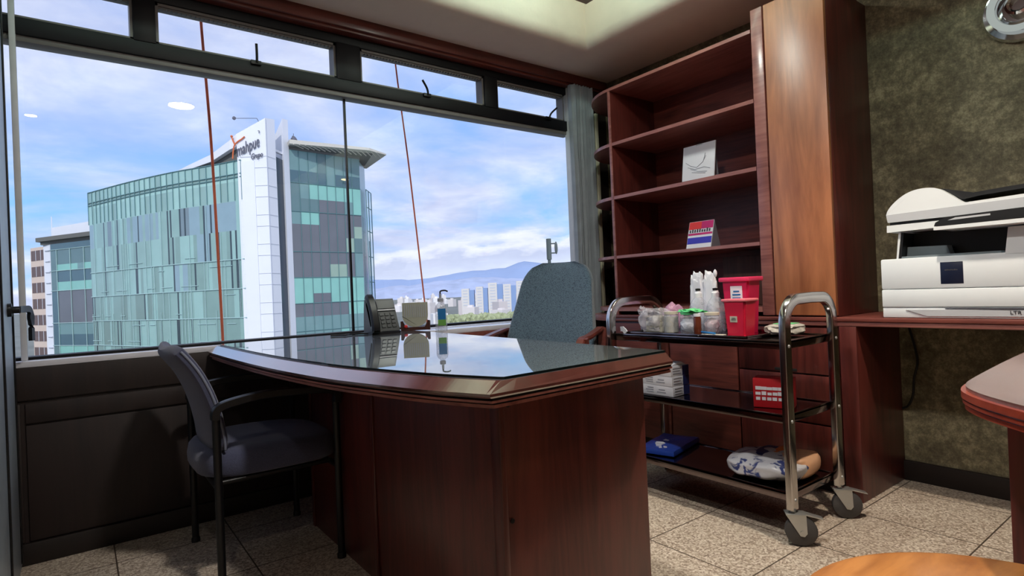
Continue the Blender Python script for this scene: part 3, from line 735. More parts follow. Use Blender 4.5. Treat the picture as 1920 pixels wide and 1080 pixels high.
def caster(x, y, yaw):
    T = Matrix.Translation((x, y, 0)) @ Matrix.Rotation(yaw, 4, 'Z')
    b = bms(); lathe(b, [(0, -0.015), (0.049, -0.015), (0.056, -0.010), (0.056, 0.010), (0.049, 0.015), (0, 0.015)], (0.026, 0, 0.056), 32, T=Matrix.Rotation(PI / 2, 4, 'X'))
    w = obj('caster_wheel', b, RUBBER, tr, T=T)
    b = bms(); tube(b, [(0, 0, 0.12), (0, 0, 0.134)], 0.010)
    box(b, -0.028, 0.042, -0.024, 0.024, 0.118, 0.123, 0.002)
    for s in (-1, 1): prism(b, [(-0.028, 0.120), (0.042, 0.120), (0.044, 0.052), (0.034, 0.040), (0.020, 0.042)], s * 0.020 - 0.0015, s * 0.020 + 0.0015, 'y')
    tube(b, [(0.026, -0.025, 0.056), (0.026, 0.025, 0.056)], 0.007, up=(0, 0, 1))
    obj('caster_fork', b, ZINC, tr, T=T)
    b = bms(); prism(b, [(0.038, 0.124), (0.100, 0.108), (0.102, 0.104), (0.042, 0.117)], -0.015, 0.015, 'y'); obj('brake_pedal', b, ZINC, w, T=T)
caster(TXa, TYa, math.radians(-52)); caster(TXb, TYa, math.radians(-50)); caster(TXa, TYb, math.radians(20)); caster(TXb, TYb, math.radians(35))

# ---- things on the trolley's top shelf
ZT = 0.7600
tray = bms(); box(tray, 2.150, 2.470, 1.30, 1.93, ZT, ZT + 0.003)
for a in ((2.146, 2.151, 1.296, 1.934), (2.469, 2.474, 1.296, 1.934), (2.146, 2.474, 1.296, 1.301), (2.146, 2.474, 1.929, 1.934)): box(tray, *a, ZT, ZT + 0.014, 0.001)
tag(obj('instrument_tray', tray, STEEL_D), 'shallow steel instrument tray lying on the trolley top', 'tray')
ZI = ZT + 0.0036
def T_at(x, y, z, yaw=0): return Matrix.Translation((x, y, z)) @ Matrix.Rotation(yaw, 4, 'Z')
def small_box(name, x, y, z, w, d, h, yaw, m, label, cat, group=None, stripes=None, smat=INK):
    b = bms(); box(b, -w / 2, w / 2, -d / 2, d / 2, 0, h, 0.002)
    o = obj(name, b, m, T=T_at(x, y, z, yaw)); tag(o, label, cat, group)
    if stripes:
        b = bms()
        for (u0, u1, z0, z1) in stripes: box(b, -w / 2 - 0.0012, -w / 2 - 0.0002, u0, u1, z0, z1)
        obj('printed_marks', b, smat, o, T=T_at(x, y, z, yaw), smooth=False)
    return o
random.seed(5)
for k in range(3):
    small_box('medicine_box', 2.30, 1.865, ZI + k * 0.0262, 0.07, 0.095, 0.026, 0.06 - 0.05 * k, CARD,
              ['cream medicine box at the bottom of the bagged stack', 'cream medicine box in the middle of the bagged stack', 'cream medicine box on top of the bagged stack'][k], 'box', 'bagged medicine boxes',
              [(-0.035, 0.03, 0.018, 0.021), (-0.03, 0.0, 0.010, 0.014)] if k < 2 else [(0.005, 0.042, 0.004, 0.020)])
b = bms(); blob(b, (2.30, 1.880, ZI + 0.054), (0.058, 0.074, 0.060), 0.3, 9, 4, seed=3, sq=0.3)
blob(b, (2.295, 1.955, ZI + 0.10), (0.022, 0.022, 0.026), 0.6, 12, 3, seed=8)
blob(b, (2.29, 1.945, ZI + 0.045), (0.018, 0.020, 0.06), 0.5, 14, 3, seed=12)
for v in b.verts: v.co.z = max(v.co.z, ZI + 0.0006)
tag(obj('plastic_bag', b, FILM), 'crumpled clear plastic bag wrapped round the medicine boxes', 'bag')
b = bms(); P = smooth_path([(2.20, 1.985, 0.778), (2.185, 1.965, 0.777), (2.172, 1.950, 0.768), (2.138, 1.945, 0.772)], 4)
sweep(b, [(2.165, 1.99, 0.783), (2.16, 1.972, 0.785), (2.158, 1.958, 0.776), (2.158, 1.950, 0.7655)], [(-0.012, -0.002), (0.012, -0.002), (0.012, 0.002), (-0.012, 0.002)], up=(1, 0, 0))
tag(obj('paper_curl', b, PAPER), 'small white curled strip at the window end of the trolley', 'paper')
b = bms(); blob(b, (2.425, 1.868, ZI + 0.066), (0.034, 0.055, 0.066), 0.4, 8, 4, seed=5)
for v in b.verts: v.co.z = max(v.co.z, ZI + 0.0006)
tag(obj('pink_bag', b, PINKFILM), 'translucent pink plastic bag lying behind the medicine boxes', 'bag')
def jar(x, y, r, h, m, lid, label, name='jar', lidh=0.012):
    b = bms(); lathe(b, [(0, 0), (r * 0.95, 0), (r, 0.004), (r, h * 0.88), (r * 0.88, h * 0.94), (r * 0.88, h), (0, h)], (x, y, ZI), 22)
    o = obj(name, b, m); tag(o, label, name.split('_')[-1])
    b = bms(); lathe(b, [(0, h), (r * 0.93, h), (r * 0.93, h + lidh), (0, h + lidh)], (x, y, ZI + 0.0002), 22); obj('lid', b, lid, o)
    return o
j = jar(2.285, 1.772, 0.036, 0.088, CLEAR, CARD, 'round jar of cream swabs with pale lid')
b = bms(); lathe(b, [(0, 0), (0.032, 0), (0.032, 0.075), (0, 0.075)], (2.285, 1.772, ZI + 0.002), 20); obj('contents', b, CARD, j)
j = jar(2.285, 1.668, 0.044, 0.088, CLEAR, GREEN, 'wide glass jar of cotton with green film lid')
b = bms(); blob(b, (2.285, 1.668, ZI + 0.040), (0.040, 0.040, 0.036), 0.25, 12, 3, seed=2); obj('cotton_filling', b, PAPER, j)
b = bms(); blob(b, (2.285, 1.655, ZI + 0.104), (0.040, 0.062, 0.010), 0.6, 14, 3, seed=9); obj('green_film', b, GREEN, j)
jar(2.235, 1.590, 0.017, 0.082, BROWN_G, PAPER, 'small amber glass vial with white lid', 'vial')
j = jar(2.285, 1.548, 0.036, 0.086, CLEAR, CARD, 'glass jar of pink white gauze beside the amber vial')
b = bms(); blob(b, (2.285, 1.548, ZI + 0.038), (0.031, 0.031, 0.034), 0.25, 12, 3, seed=4); obj('gauze_filling', b, PINKF, j)
def bottle(x, y, label):
    b = bms(); lathe(b, [(0, 0), (0.038, 0), (0.042, 0.006), (0.042, 0.118), (0.035, 0.142), (0.017, 0.164), (0.014, 0.168), (0.014, 0.176), (0, 0.176)], (x, y, ZI), 28)
    o = obj('bottle', b, CLEAR); tag(o, label, 'bottle', 'clear dispenser bottles')
    b = bms(); lathe(b, [(0, 0.0), (0.038, 0.0), (0.038, 0.08), (0, 0.08)], (x, y, ZI + 0.003), 24); obj('liquid', b, CLEAR, o)
    b = bms(); lathe(b, [(0, 0.162), (0.018, 0.162), (0.018, 0.184), (0.014, 0.188), (0.014, 0.194), (0, 0.194)], (x, y, ZI), 20); obj('white_collar', b, PAPER, o)
    b = bms(); lathe(b, [(0, 0.194), (0.0115, 0.194), (0.0125, 0.205), (0, 0.207)], (x, y, ZI), 16); obj('black_valve', b, CBLACK, o)
bottle(2.405, 1.700, 'clear bottle with black valve, the one nearer the window')
bottle(2.405, 1.605, 'clear bottle with black valve, the one nearer the red bin')
# folded white sleeve rolls standing behind the bottles
b = bms()
P = smooth_path([(2.47, 1.80, 0.80), (2.47, 1.802, 1.0), (2.47, 1.80, 1.03)], 4)
blob(b, (2.466, 1.745, 0.905), (0.014, 0.036, 0.141), 0.25, 12, 4, sq=0.5, seed=1); blob(b, (2.466, 1.672, 0.900), (0.014, 0.034, 0.137), 0.25, 12, 4, sq=0.5, seed=6)
blob(b, (2.466, 1.642, 1.040), (0.008, 0.010, 0.020), 0.2, 8, 2)
for v in b.verts: v.co.z = max(v.co.z, ZI + 0.0006)
tag(obj('white_pouch', b, PAPER), 'tall folded white plastic pouches standing behind the bottles', 'pouch')
# big magenta bin
def tapered_bin(name, cx, cy, z, w0, d0, w1, d1, h, m, lidm, lidh, over, label, labelquad, lm=PAPER, yaw=0.0):
    T = T_at(cx, cy, z, yaw)
    b = bms(); loft(b, [[(s * k * w, t * k * d, zz) for s, t in ((-.5, -.5), (.5, -.5), (.5, .5), (-.5, .5))] for w, d, zz, k in ((w0, d0, 0, 1), (w0, d0, 0.001, 1), (w1, d1, h, 1))])
    bmesh.ops.bevel(b, geom=[e for e in b.edges if abs((e.verts[0].co - e.verts[1].co).z) > h * 0.5], offset=0.008, segments=3, affect='EDGES')
    o = obj(name, b, m, T=T); tag(o, label, 'container')
    b = bms(); box(b, -w1 / 2 - over, w1 / 2 + over, -d1 / 2 - over, d1 / 2 + over, h, h + lidh, 0.004); obj('lid', b, lidm, o, T=T)
    y0, y1, z0, z1 = labelquad
    b = bms(); xx = lambda zz: -(w0 + (w1 - w0) * zz / h) / 2 - 0.0012
    t = bmesh.new(); vs = [t.verts.new(p) for p in ((xx(z0), y0, z0), (xx(z0), y1, z0), (xx(z1), y1, z1), (xx(z1), y0, z1), (xx(z0) - .0008, y0, z0), (xx(z0) - .0008, y1, z0), (xx(z1) - .0008, y1, z1), (xx(z1) - .0008, y0, z1))]
    for q in ((0, 1, 2, 3), (4, 7, 6, 5), (0, 4, 5, 1), (1, 5, 6, 2), (2, 6, 7, 3), (3, 7, 4, 0)): t.faces.new([vs[i] for i in q])
    merge(b, t); lb = obj('label', b, lm, o, T=T, smooth=False)
    b = bms(); yc = (y0 + y1) / 2
    for i in range(3):
        zz = z0 + (z1 - z0) * (0.35 + 0.17 * i); ww_ = (y1 - y0) * (0.34 if i < 2 else 0.25)
        box(b, xx(zz) - 0.0018, xx(zz) - 0.0007, yc - ww_, yc + ww_, zz, zz + (z1 - z0) * 0.07)
    obj('printed_text', b, LABELB if lm is PAPER else INK, lb, T=T, smooth=False)
    return o
tapered_bin('sharps_container', 2.415, 1.478, ZI, 0.088, 0.105, 0.100, 0.132, 0.232, MAGP, MAGL, 0.020, 0.010, 'large magenta sharps bin with white label behind the small one', (-0.036, 0.022, 0.125, 0.212))
tapered_bin('sharps_container', 2.290, 1.410, ZI, 0.080, 0.086, 0.094, 0.104, 0.146, REDP, REDL, 0.012, 0.006, 'small red sharps container with pink lid at the tray edge', (-0.012, 0.022, 0.058, 0.084), CARD)
# pen, folded papers
b = bms(); tube(b, [(2.30, 1.555, ZI + 0.012), (2.24, 1.42, ZI + 0.012)], 0.0045, 8); 
o = obj('pen', b, LABELB, T=Matrix.Translation((-0.045, 0.055, 0))); tag(o, 'blue pen lying on folded papers beside the red container', 'pen')
b = bms()
for k in range(3): box(b, -0.03, 0.03, -0.055, 0.05, k * 0.0022, k * 0.0022 + 0.0018, T=T_at(2.19, 1.49, ZI, 0.2 + 0.08 * k))
tag(obj('folded_paper', b, CARD), 'folded cream papers in front of the jars', 'paper')
b = bms(); blob(b, (2.395, 1.268, ZT + 0.026), (0.072, 0.065, 0.022), 0.18, 10, 4, seed=15, sq=0.45)
for v in b.verts: v.co.z = max(v.co.z, ZT + 0.0008)
pk = obj('gauze_packet', b, plain('gauze_packet_film', col(176, 172, 164), 0.5, var=0.3, vscale=40)); tag(pk, 'grey gauze packets with green edge beside the trolley handle', 'packet')
b = bms(); box(b, 2.37, 2.45, 1.235, 1.31, ZT + 0.0475, ZT + 0.050, 0.001); obj('green_edge', b, GREEN, pk)

# ---- middle shelf
ZM = 0.4785
tx = [(-0.06, -0.01, 0.014, 0.018), (-0.055, -0.02, 0.026, 0.030), (0.01, 0.05, 0.012, 0.016), (0.01, 0.055, 0.022, 0.026), (0.01, 0.045, 0.032, 0.036)]
for k in range(3):
    o = small_box('glove_box', 2.222, 1.785, ZM + k * 0.0465, 0.125, 0.20, 0.046, 0.02 - 0.03 * k, PAPER,
                  ['white glove box at the bottom of the stack on the middle shelf', 'white glove box in the middle of the stack', 'white glove box on top of the stack with torn flap'][k], 'box', 'stacked glove boxes on the middle shelf', tx, PGREY)
    T = T_at(2.222, 1.785, ZM + k * 0.0465, 0.02 - 0.03 * k)
    b = bms(); box(b, 0.018, 0.0622, -0.1012, -0.0995, 0.001, 0.0455); obj('navy_side', b, BLUEBOX, o, T=T, smooth=False)
    b = bms()
    for q in range(3): box(b, -0.05, 0.008 - 0.008 * (q % 2), -0.1012, -0.1002, 0.010 + q * 0.012, 0.0135 + q * 0.012)
    obj('printed_text', b, PGREY, o, T=T, smooth=False)
T = T_at(2.222, 1.785, ZM + 3 * 0.0465 - 0.0002, 0)
b = bms(); prism(b, [(-0.055, 0.0), (-0.02, 0.012), (0.02, 0.016), (0.05, 0.003)], -0.09, 0.02, 'y', T=T)
obj('torn_flap', b, PAPER, o)
T = T_at(2.275, 1.262, ZM, 0.35)
b = bms(); box(b, -0.045, 0.045, -0.075, 0.075, 0, 0.118, 0.002); rb = obj('red_box', b, REDBOX, T=T); tag(rb, 'small red carton with white lettering on the middle shelf', 'carton')
b = bms(); random.seed(11)
for r_ in range(3):
    for k in range(6): box(b, -0.0465, -0.0453, 0.048 - k * 0.021 - 0.002 * r_, 0.066 - k * 0.021 - random.random() * 0.004, 0.030 + r_ * 0.021, 0.045 + r_ * 0.021 - random.random() * 0.004, T=T)
obj('white_lettering', b, PAPER, rb, smooth=False)

# ---- bottom shelf
ZB = 0.1855
T = Matrix.Identity(4)
qd = [Vector(p_) for p_ in ((2.15, 1.90, 0), (2.200, 1.725, 0), (2.505, 1.80, 0), (2.455, 1.985, 0))]
def quad_ring(k, z, wob=0.0):
    c_ = sum(qd, Vector((0, 0, 0))) / 4; ring = []
    for a_ in range(4):
        for q in range(8):
            p_ = qd[a_].lerp(qd[(a_ + 1) % 4], q / 8); p_ = c_ + (p_ - c_) * k; ring.append((p_.x, p_.y, z + wob * mnoise.noise(p_ * 14)))
    return ring
b = bms(); loft(b, [quad_ring(k_, ZB + 0.0005 + z_, w_) for k_, z_, w_ in ((0.96, 0, 0), (1.0, 0.004, 0), (1.0, 0.018, 0.004), (0.97, 0.026, 0.006), (0.85, 0.031, 0.008), (0.5, 0.034, 0.008), (0.15, 0.035, 0.004))])
bp = obj('blue_packet', b, BLUEBAG, T=T); tag(bp, 'flat blue plastic packet with white emblem on the bottom shelf', 'packet')
b = bms()
for (pts) in ([(-0.03, 0.02), (0.0, 0.028), (0.02, 0.01), (0.006, -0.004), (-0.02, -0.002)], [(-0.06, 0.005), (-0.04, 0.012), (-0.036, -0.006), (-0.052, -0.012)], [(0.05, 0.022), (0.085, 0.026), (0.075, 0.008), (0.055, 0.006)], [(-0.075, -0.012), (-0.066, -0.008), (-0.068, -0.02)], [(-0.058, -0.022), (-0.048, -0.018), (-0.046, -0.03)]):
    prism(b, [(2.26 + q_[0] * 0.8, 1.83 + q_[1] * 1.6) for q_ in pts], ZB + 0.030, ZB + 0.0385, 'z')
obj('white_emblem', b, PAPER, bp, smooth=False)
T = T_at(2.308, 1.312, ZB, 0.12)
b = bms(); blob(b, (0, 0, 0.042), (0.160, 0.155, 0.042), 0.10, 5, 5, sq=0.30, seed=21)
for v in b.verts:
    v.co.z = max(v.co.z + 0.006 * mnoise.noise(v.co * 22), 0.0006)
def bag_mat():
    m, nt, p, out = base_mat('printed_white_bag')
    tcn = N(nt, 'ShaderNodeTexCoord'); n = N(nt, 'ShaderNodeTexNoise'); n.inputs['Scale'].default_value = 17; n.inputs['Detail'].default_value = 3; n.inputs['Distortion'].default_value = 1.2
    nt.links.new(tcn.outputs['Object'], n.inputs['Vector'])
    r = N(nt, 'ShaderNodeValToRGB'); e = r.color_ramp.elements
    e[0].position = 0.0; e[0].color = col(216, 218, 224); e[1].position = 1.0; e[1].color = col(40, 56, 120)
    x = e.new(0.54); x.color = col(206, 208, 216); x = e.new(0.60); x.color = col(60, 74, 130)
    nt.links.new(n.outputs[0], r.inputs[0]); nt.links.new(r.outputs[0], p.inputs['Base Color']); p.inputs['Roughness'].default_value = 0.3
    return m
pb = obj('printed_bag', b, bag_mat(), T=T); tag(pb, 'rounded white bag with navy print on the bottom shelf', 'bag')
b = bms(); blob(b, (0.052, -0.090, 0.046), (0.105, 0.072, 0.043), 0.1, 5, 4, sq=0.5, seed=30); of = obj('peach_flap', b, plain('peach_film', col(226, 176, 138), 0.4), pb, T=T)
b = bms(); blob(b, (0.065, -0.006, 0.074), (0.090, 0.016, 0.012), 0.1, 5, 3, sq=0.5, seed=31); obj('orange_edge', b, ORANGE, pb, T=T)
b = bms(); blob(b, (0.040, 0.036, 0.074), (0.090, 0.032, 0.012), 0.1, 5, 3, sq=0.5, seed=33); obj('navy_edge', b, BLUEBOX, pb, T=T)

# ------------------------------------------------------------------ copier
cp = thing('copier', (2.95, 0.65, 0.815), 'large white multifunction copier standing on the counter', 'copier')
X0 = 2.732; XB = 3.16
b = bms()
box(b, X0, XB, 0.20, 1.021, 0.935, 1.062, 0.006)                                  # upper body
box(b, X0, XB, 0.20, 1.021, 0.8605, 0.9335, 0.004)                                 # paper drawer
box(b, X0 + 0.004, XB, 0.20, 1.021, 0.8165, 0.8595, 0.004)
prism(b, [(0.20, 1.055), (0.607, 1.055), (0.595, 1.155), (0.20, 1.155)], X0, XB, 'x')
obj('body', b, WHITEP, cp)
b = bms(); box(b, X0 + 0.12, XB, 0.60, 0.953, 1.060, 1.168); prism(b, [(0.945, 1.0625), (0.9535, 1.0625), (0.9405, 1.168), (0.932, 1.168)], X0 + 0.008, X0 + 0.13, 'x'); obj('output_bay', b, PBLACK, cp)
b = bms(); box(b, X0 + 0.01, X0 + 0.13, 0.62, 0.955, 1.0625, 1.070); prism(b, [(0.79, 1.07), (0.955, 1.07), (0.948, 1.110), (0.80, 1.106)], X0 + 0.06, X0 + 0.115, 'x'); obj('output_tray', b, plain('tray_grey', col(112, 124, 130), 0.5), cp)
b = bms(); prism(b, [(0.955, 1.06), (0.962, 1.06), (0.950, 1.17), (0.941, 1.17)], X0 + 0.005, XB, 'x'); obj('bay_wall', b, WHITEP, cp)
b = bms(); prism(b, [(0.860, 0.824), (0.935, 0.850), (0.20, 0.8545), (0.20, 0.826)], X0 - 0.0006, X0 + 0.0052, 'x'); obj('drawer_grip', b, WHITEG, cp)
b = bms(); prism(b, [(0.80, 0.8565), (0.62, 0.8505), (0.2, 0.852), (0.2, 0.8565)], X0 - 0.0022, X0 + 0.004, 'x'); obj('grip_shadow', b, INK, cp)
b = bms()
prism(b, [(0.20, 1.157), (0.795, 1.163), (0.800, 1.176), (0.987, 1.173), (0.986, 1.202), (0.20, 1.204)], X0 - 0.012, XB, 'x'); obj('scanner_base', b, WHITEP, cp)
b = bms(); box(b, X0 + 0.0, XB, 0.2, 0.978, 1.2035, 1.2145); obj('scanner_gap', b, PBLACK, cp)
b = bms()
prism(b, [(0.20, 1.215), (0.983, 1.2145), (0.988, 1.246), (0.20, 1.262)], X0 - 0.010, XB, 'x'); obj('scanner_lid', b, WHITEG, cp)
b = bms(); dome = catmull2([(0.989, 1.246), (0.980, 1.268), (0.955, 1.297), (0.915, 1.325), (0.870, 1.338), (0.815, 1.334), (0.775, 1.308), (0.735, 1.272), (0.72, 1.262)], 4)
prism(b, [(p[0], p[1]) for p in dome] + [(0.55, 1.268), (0.30, 1.272), (0.20, 1.274), (0.20, 1.262), (0.6, 1.2545), (0.989, 1.2465)], X0 - 0.008, XB - 0.03, 'x')
obj('document_feeder', b, WHITEP, cp)
b = bms(); prism(b, [(0.806, 1.333), (0.77, 1.322), (0.70, 1.300), (0.60, 1.306), (0.40, 1.314), (0.2, 1.318), (0.2, 1.306), (0.5, 1.295), (0.68, 1.286), (0.735, 1.278)], X0 + 0.03, XB - 0.06, 'x'); obj('feeder_tray', b, PBLACK, cp)
b = bms(); prism(b, [(0.805, 1.178), (0.800, 1.192), (0.765, 1.210), (0.56, 1.2155), (0.20, 1.222), (0.20, 1.180)], X0 - 0.062, X0 - 0.012, 'x'); kp = obj('control_panel', b, PBLACK, cp)
b = bms(); prism(b, [(0.806, 1.163), (0.806, 1.176), (0.20, 1.1795), (0.20, 1.163)], X0 - 0.064, X0 - 0.012, 'x'); obj('panel_lip', b, WHITEP, cp)
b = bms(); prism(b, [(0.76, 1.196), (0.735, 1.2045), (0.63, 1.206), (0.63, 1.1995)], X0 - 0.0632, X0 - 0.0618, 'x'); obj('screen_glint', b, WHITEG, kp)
b = bms(); box(b, X0 - 0.001, X0 + 0.002, 0.735, 0.809, 0.952, 1.038, 0.001); st = obj('navy_sticker', b, NAVY, cp)
b = bms()
for k in range(7): box(b, X0 - 0.0018, X0 - 0.0008, 0.790 - k * 0.0062, 0.7945 - k * 0.0062, 1.004, 1.0085 + (k % 2) * 0.001)
obj('faint_lettering', b, INK, st, smooth=False)
b = text_bm('LTR', 0.018, frame_T((X0 - 0.0022, 0.584, 0.8395), (0, -1, 0), (0, 0, 1)), 0.0008, 1.1); obj('drawer_lettering', b, INK, cp, smooth=False)
b = bms(); tube(b, smooth_path([(3.17, 1.082, 0.774), (3.17, 1.054, 0.65), (3.17, 1.046, 0.575), (3.17, 1.063, 0.497), (3.17, 1.070, 0.42), (3.175, 1.092, 0.366), (3.192, 1.122, 0.345)], 6), 0.0052, 8, up=(0, 1, 0))
tag(obj('power_cable', b, CBLACK), 'thin black cable hanging down the olive wall under the counter', 'cable')
# ------------------------------------------------------------------ round wall lamp
wl = thing('wall_lamp', (3.2, 0.612, 2.085), 'round chrome ring lamp on the olive wall', 'lamp')
def disc(prof, name, m, par=wl):
    b = bms(); lathe(b, prof, (3.2, 0.612, 2.085), 48, T=Matrix.Rotation(-PI / 2, 4, 'Y')); return obj(name, b, m, par)
disc([(0, 0.0), (0.118, 0.0), (0.135, 0.008), (0.138, 0.020), (0.130, 0.032), (0.110, 0.036), (0.110, 0.03), (0, 0.03)], 'chrome_rim', CHROME)
disc([(0.082, 0.070), (0.104, 0.070), (0.108, 0.080), (0.102, 0.090), (0.088, 0.090), (0.082, 0.082), (0.082, 0.070)], 'frosted_ring', RINGLIGHT)
disc([(0, 0.03), (0.075, 0.03), (0.080, 0.07), (0.07, 0.072), (0.062, 0.05), (0.045, 0.05), (0.045, 0.095), (0.036, 0.103), (0.028, 0.095), (0.028, 0.07), (0, 0.07)], 'chrome_hub', CHROME)

# ------------------------------------------------------------------ meeting table at the right and round stool
mt = thing('meeting_table', (1.9, 0.0, 0), 'mahogany meeting table with rounded corner and beaded edge', 'table')
def rrect(x0, x1, y0, y1, r, n=10):
    o = []
    for cx, cy, a0 in ((x1 - r, y1 - r, 0), (x0 + r, y1 - r, 90), (x0 + r, y0 + r, 180), (x1 - r, y0 + r, 270)):
        for k in range(n + 1): a = math.radians(a0 + 90 * k / n); o.append((cx + r * math.cos(a), cy + r * math.sin(a)))
    return o
def tab(off): 
    # long side toward the counter, big rounded corner facing the desk
    cor = catmull2([(2.5, 0.462), (2.0, 0.448), (1.62, 0.428), (1.49, 0.414), (1.42, 0.385), (1.35, 0.33), (1.27, 0.24), (1.19, 0.12), (1.12, -0.05), (1.07, -0.25), (1.05, -0.5)], 6)
    pts = [(x + off * 0.8, y - off * 0.5) for x, y in cor] + [(1.05 + off * .8, -1.5 + off), (2.5, -1.5 + off)]
    return pts
b = bms(); prism(b, tab(0.012), 0.752, 0.760); obj('table_top', b, WOOD_TABLE, mt, smooth=False)
b = bms(); prism(b, tab(0), 0.738, 0.752); prism(b, tab(0.008), 0.734, 0.738, mi=1); prism(b, tab(0.003), 0.727, 0.734); prism(b, tab(0.011), 0.723, 0.727, mi=1); prism(b, tab(0.008), 0.714, 0.723)  # thin layers in paler trim wood paint the edge highlight lines
obj('edge_moulding', b, [WOOD_TE, WOOD_T], mt, smooth=False)
b = bms(); box(b, 1.60, 2.32, 0.33, 0.366, 0.0, 0.714, 0.003); obj('leg_panel', b, WOOD_D, mt)
b = bms(); box(b, 1.60, 2.32, -1.40, -1.364, 0.0, 0.714, 0.003); obj('leg_panel', b, WOOD_D, mt)
b = bms(); box(b, 1.9, 1.93, -1.364, 0.33, 0.35, 0.714, 0.003); obj('stretcher', b, WOOD_D, mt)
sl = thing('round_stool', (1.087, 0.219, 0), 'round honey coloured wooden stool in front of the table', 'stool')
b = bms(); lathe(b, [(0, 0.415), (0.300, 0.415), (0.322, 0.424), (0.328, 0.436), (0.322, 0.447), (0.31, 0.450), (0, 0.450)], (1.087, 0.219, 0), 64); obj('seat', b, WOOD_S, sl)
for k in range(4):
    a = PI / 4 + k * PI / 2; b = bms()
    tube(b, [(1.087 + 0.19 * math.cos(a), 0.219 + 0.19 * math.sin(a), 0.415), (1.087 + 0.25 * math.cos(a), 0.219 + 0.25 * math.sin(a), 0.0)], 0.018, 12); obj('leg', b, WOOD_S, sl)

# ------------------------------------------------------------------ things on the desk
ZD = 0.8073
def TP(x, y, yaw): return Matrix.Translation((x, y, ZD)) @ Matrix.Rotation(yaw, 4, 'Z')
ph = thing('desk_phone', (1.24, 2.78, ZD), 'black desk telephone with tilted keypad at the window end of the desk', 'telephone')
# local frame: +x right as seen by the viewer, +y away
T = TP(1.240, 2.775, math.radians(-4))
b = bms(); prism(b, [(-0.07, 0.0), (0.055, 0.0), (0.055, 0.03), (0.045, 0.125), (0.035, 0.172), (0.024, 0.176), (-0.06, 0.014), (-0.07, 0.010)], -0.075, 0.075, 'x', T=T); obj('body', b, PHONE, ph, smooth=False)
sl_ = math.atan2(0.162, 0.084); 
def on_slope(b, x0, x1, s0, s1, h0, h1, bev=0.0008):
    # slope runs from (-0.06,0.014) up to (0.024,0.176)
    Ts = T @ frame_T((0, -0.06, 0.014), (1, 0, 0), (0, math.cos(sl_), math.sin(sl_)))
    box(b, x0, x1, s0, s1, h0, h1, bev, 1, T=Ts)
b = bms(); on_slope(b, -0.02, 0.070, 0.125, 0.170, 0.0002, 0.003); obj('display', b, PHONE2, ph)
b = bms(); on_slope(b, -0.030, 0.072, 0.112, 0.120, 0.0002, 0.006); obj('ridge', b, WHITEG, ph)
for r_ in range(4):
    for c_ in range(3):
        b = bms(); on_slope(b, -0.016 + c_ * 0.028, 0.004 + c_ * 0.028, 0.018 + r_ * 0.022, 0.034 + r_ * 0.022, 0.0002, 0.004); obj('key', b, PHONE2, ph)
b = bms(); Ts = T @ frame_T((0, -0.06, 0.014), (1, 0, 0), (0, math.cos(sl_), math.sin(sl_)))
P = [Ts @ Vector(p) for p in ((-0.058, -0.005, 0.022), (-0.058, 0.02, 0.032), (-0.058, 0.09, 0.040), (-0.058, 0.16, 0.034), (-0.058, 0.188, 0.022))]
sweep(b, smooth_path(P, 5), [(-0.020, -0.010), (0.020, -0.010), (0.022, 0.0), (0.014, 0.013), (-0.014, 0.013), (-0.022, 0.0)], up=tuple((Ts.to_3x3() @ Vector((0, 0, 1)))))
for s_ in (0.005, 0.172): box(b, -0.078, -0.038, s_ - 0.02, s_ + 0.02, 0.002, 0.026, 0.004, T=Ts)
obj('handset', b, PHONE, ph)
b = bms(); tube(b, smooth_path([(1.19, 2.74, ZD + 0.006), (1.15, 2.80, ZD + 0.005), (1.10, 2.84, ZD + 0.005), (1.06, 2.80, ZD + 0.005), (1.04, 2.83, ZD + 0.005), (1.00, 2.85, ZD + 0.005)], 6), 0.0045, 8)
tag(obj('phone_cord', b, CBLACK), 'thick black cord lying on the glass left of the telephone', 'cord')
sd = thing('ribbed_stand', (1.45, 2.80, ZD), 'grey ribbed plastic desk stand between telephone and sanitizer', 'stand')
T = TP(1.440, 2.79, math.radians(-30))
up_ = [(-0.068, 0.150), (-0.068, 0.075)] + [(0.068 * math.cos(math.radians(180 + k * 15)), 0.080 + 0.062 * math.sin(math.radians(180 + k * 15))) for k in range(13)] + [(0.068, 0.150)]
Tl = T @ Matrix.Rotation(math.radians(-8), 4, 'X')
b = bms(); prism(b, up_, 0.0, 0.010, 'y', T=Tl); obj('rounded_plate', b, OLIVE, sd)
b = bms()
for k in range(11): box(b, -0.058 + k * 0.0112, -0.0545 + k * 0.0112, -0.0025, 0.0005, 0.070, 0.138, T=Tl)
obj('ribs', b, PGREY, sd, smooth=False)
b = bms(); prism(b, [(-0.078, 0.0), (0.078, 0.0), (0.078, 0.05), (0.066, 0.052), (0.05, 0.018), (-0.05, 0.018), (-0.066, 0.052), (-0.078, 0.05)], 0.004, 0.040, 'y', T=T); obj('dark_base', b, wood('stand_base', col(40, 20, 18), col(70, 34, 28)), sd, smooth=False)
b = bms(); blob(b, (-0.05, 0.0, 0.022), (0.010, 0.006, 0.010), sub=2, T=None); obj('red_button', b, PRED, sd, T=T)
sb = thing('sanitizer_bottle', (1.469, 2.563, ZD), 'clear pump bottle of hand sanitizer with blue green label', 'bottle')
cx, cy = 1.469, 2.563
b = bms(); loft(b, [[(cx + x, cy + y, ZD + z) for x, y in superell(0, 0, 0.030 * k, 0.022 * k, 24, 2.6)] for z, k in ((0.0006, 0.92), (0.006, 1.0), (0.118, 1.0), (0.134, 0.8), (0.142, 0.45), (0.150, 0.42))]); obj('bottle_body', b, CLEAR, sb, T=Matrix.Translation((cx, cy, 0)) @ Matrix.Rotation(math.radians(-35), 4, 'Z') @ Matrix.Translation((-cx, -cy, 0)))
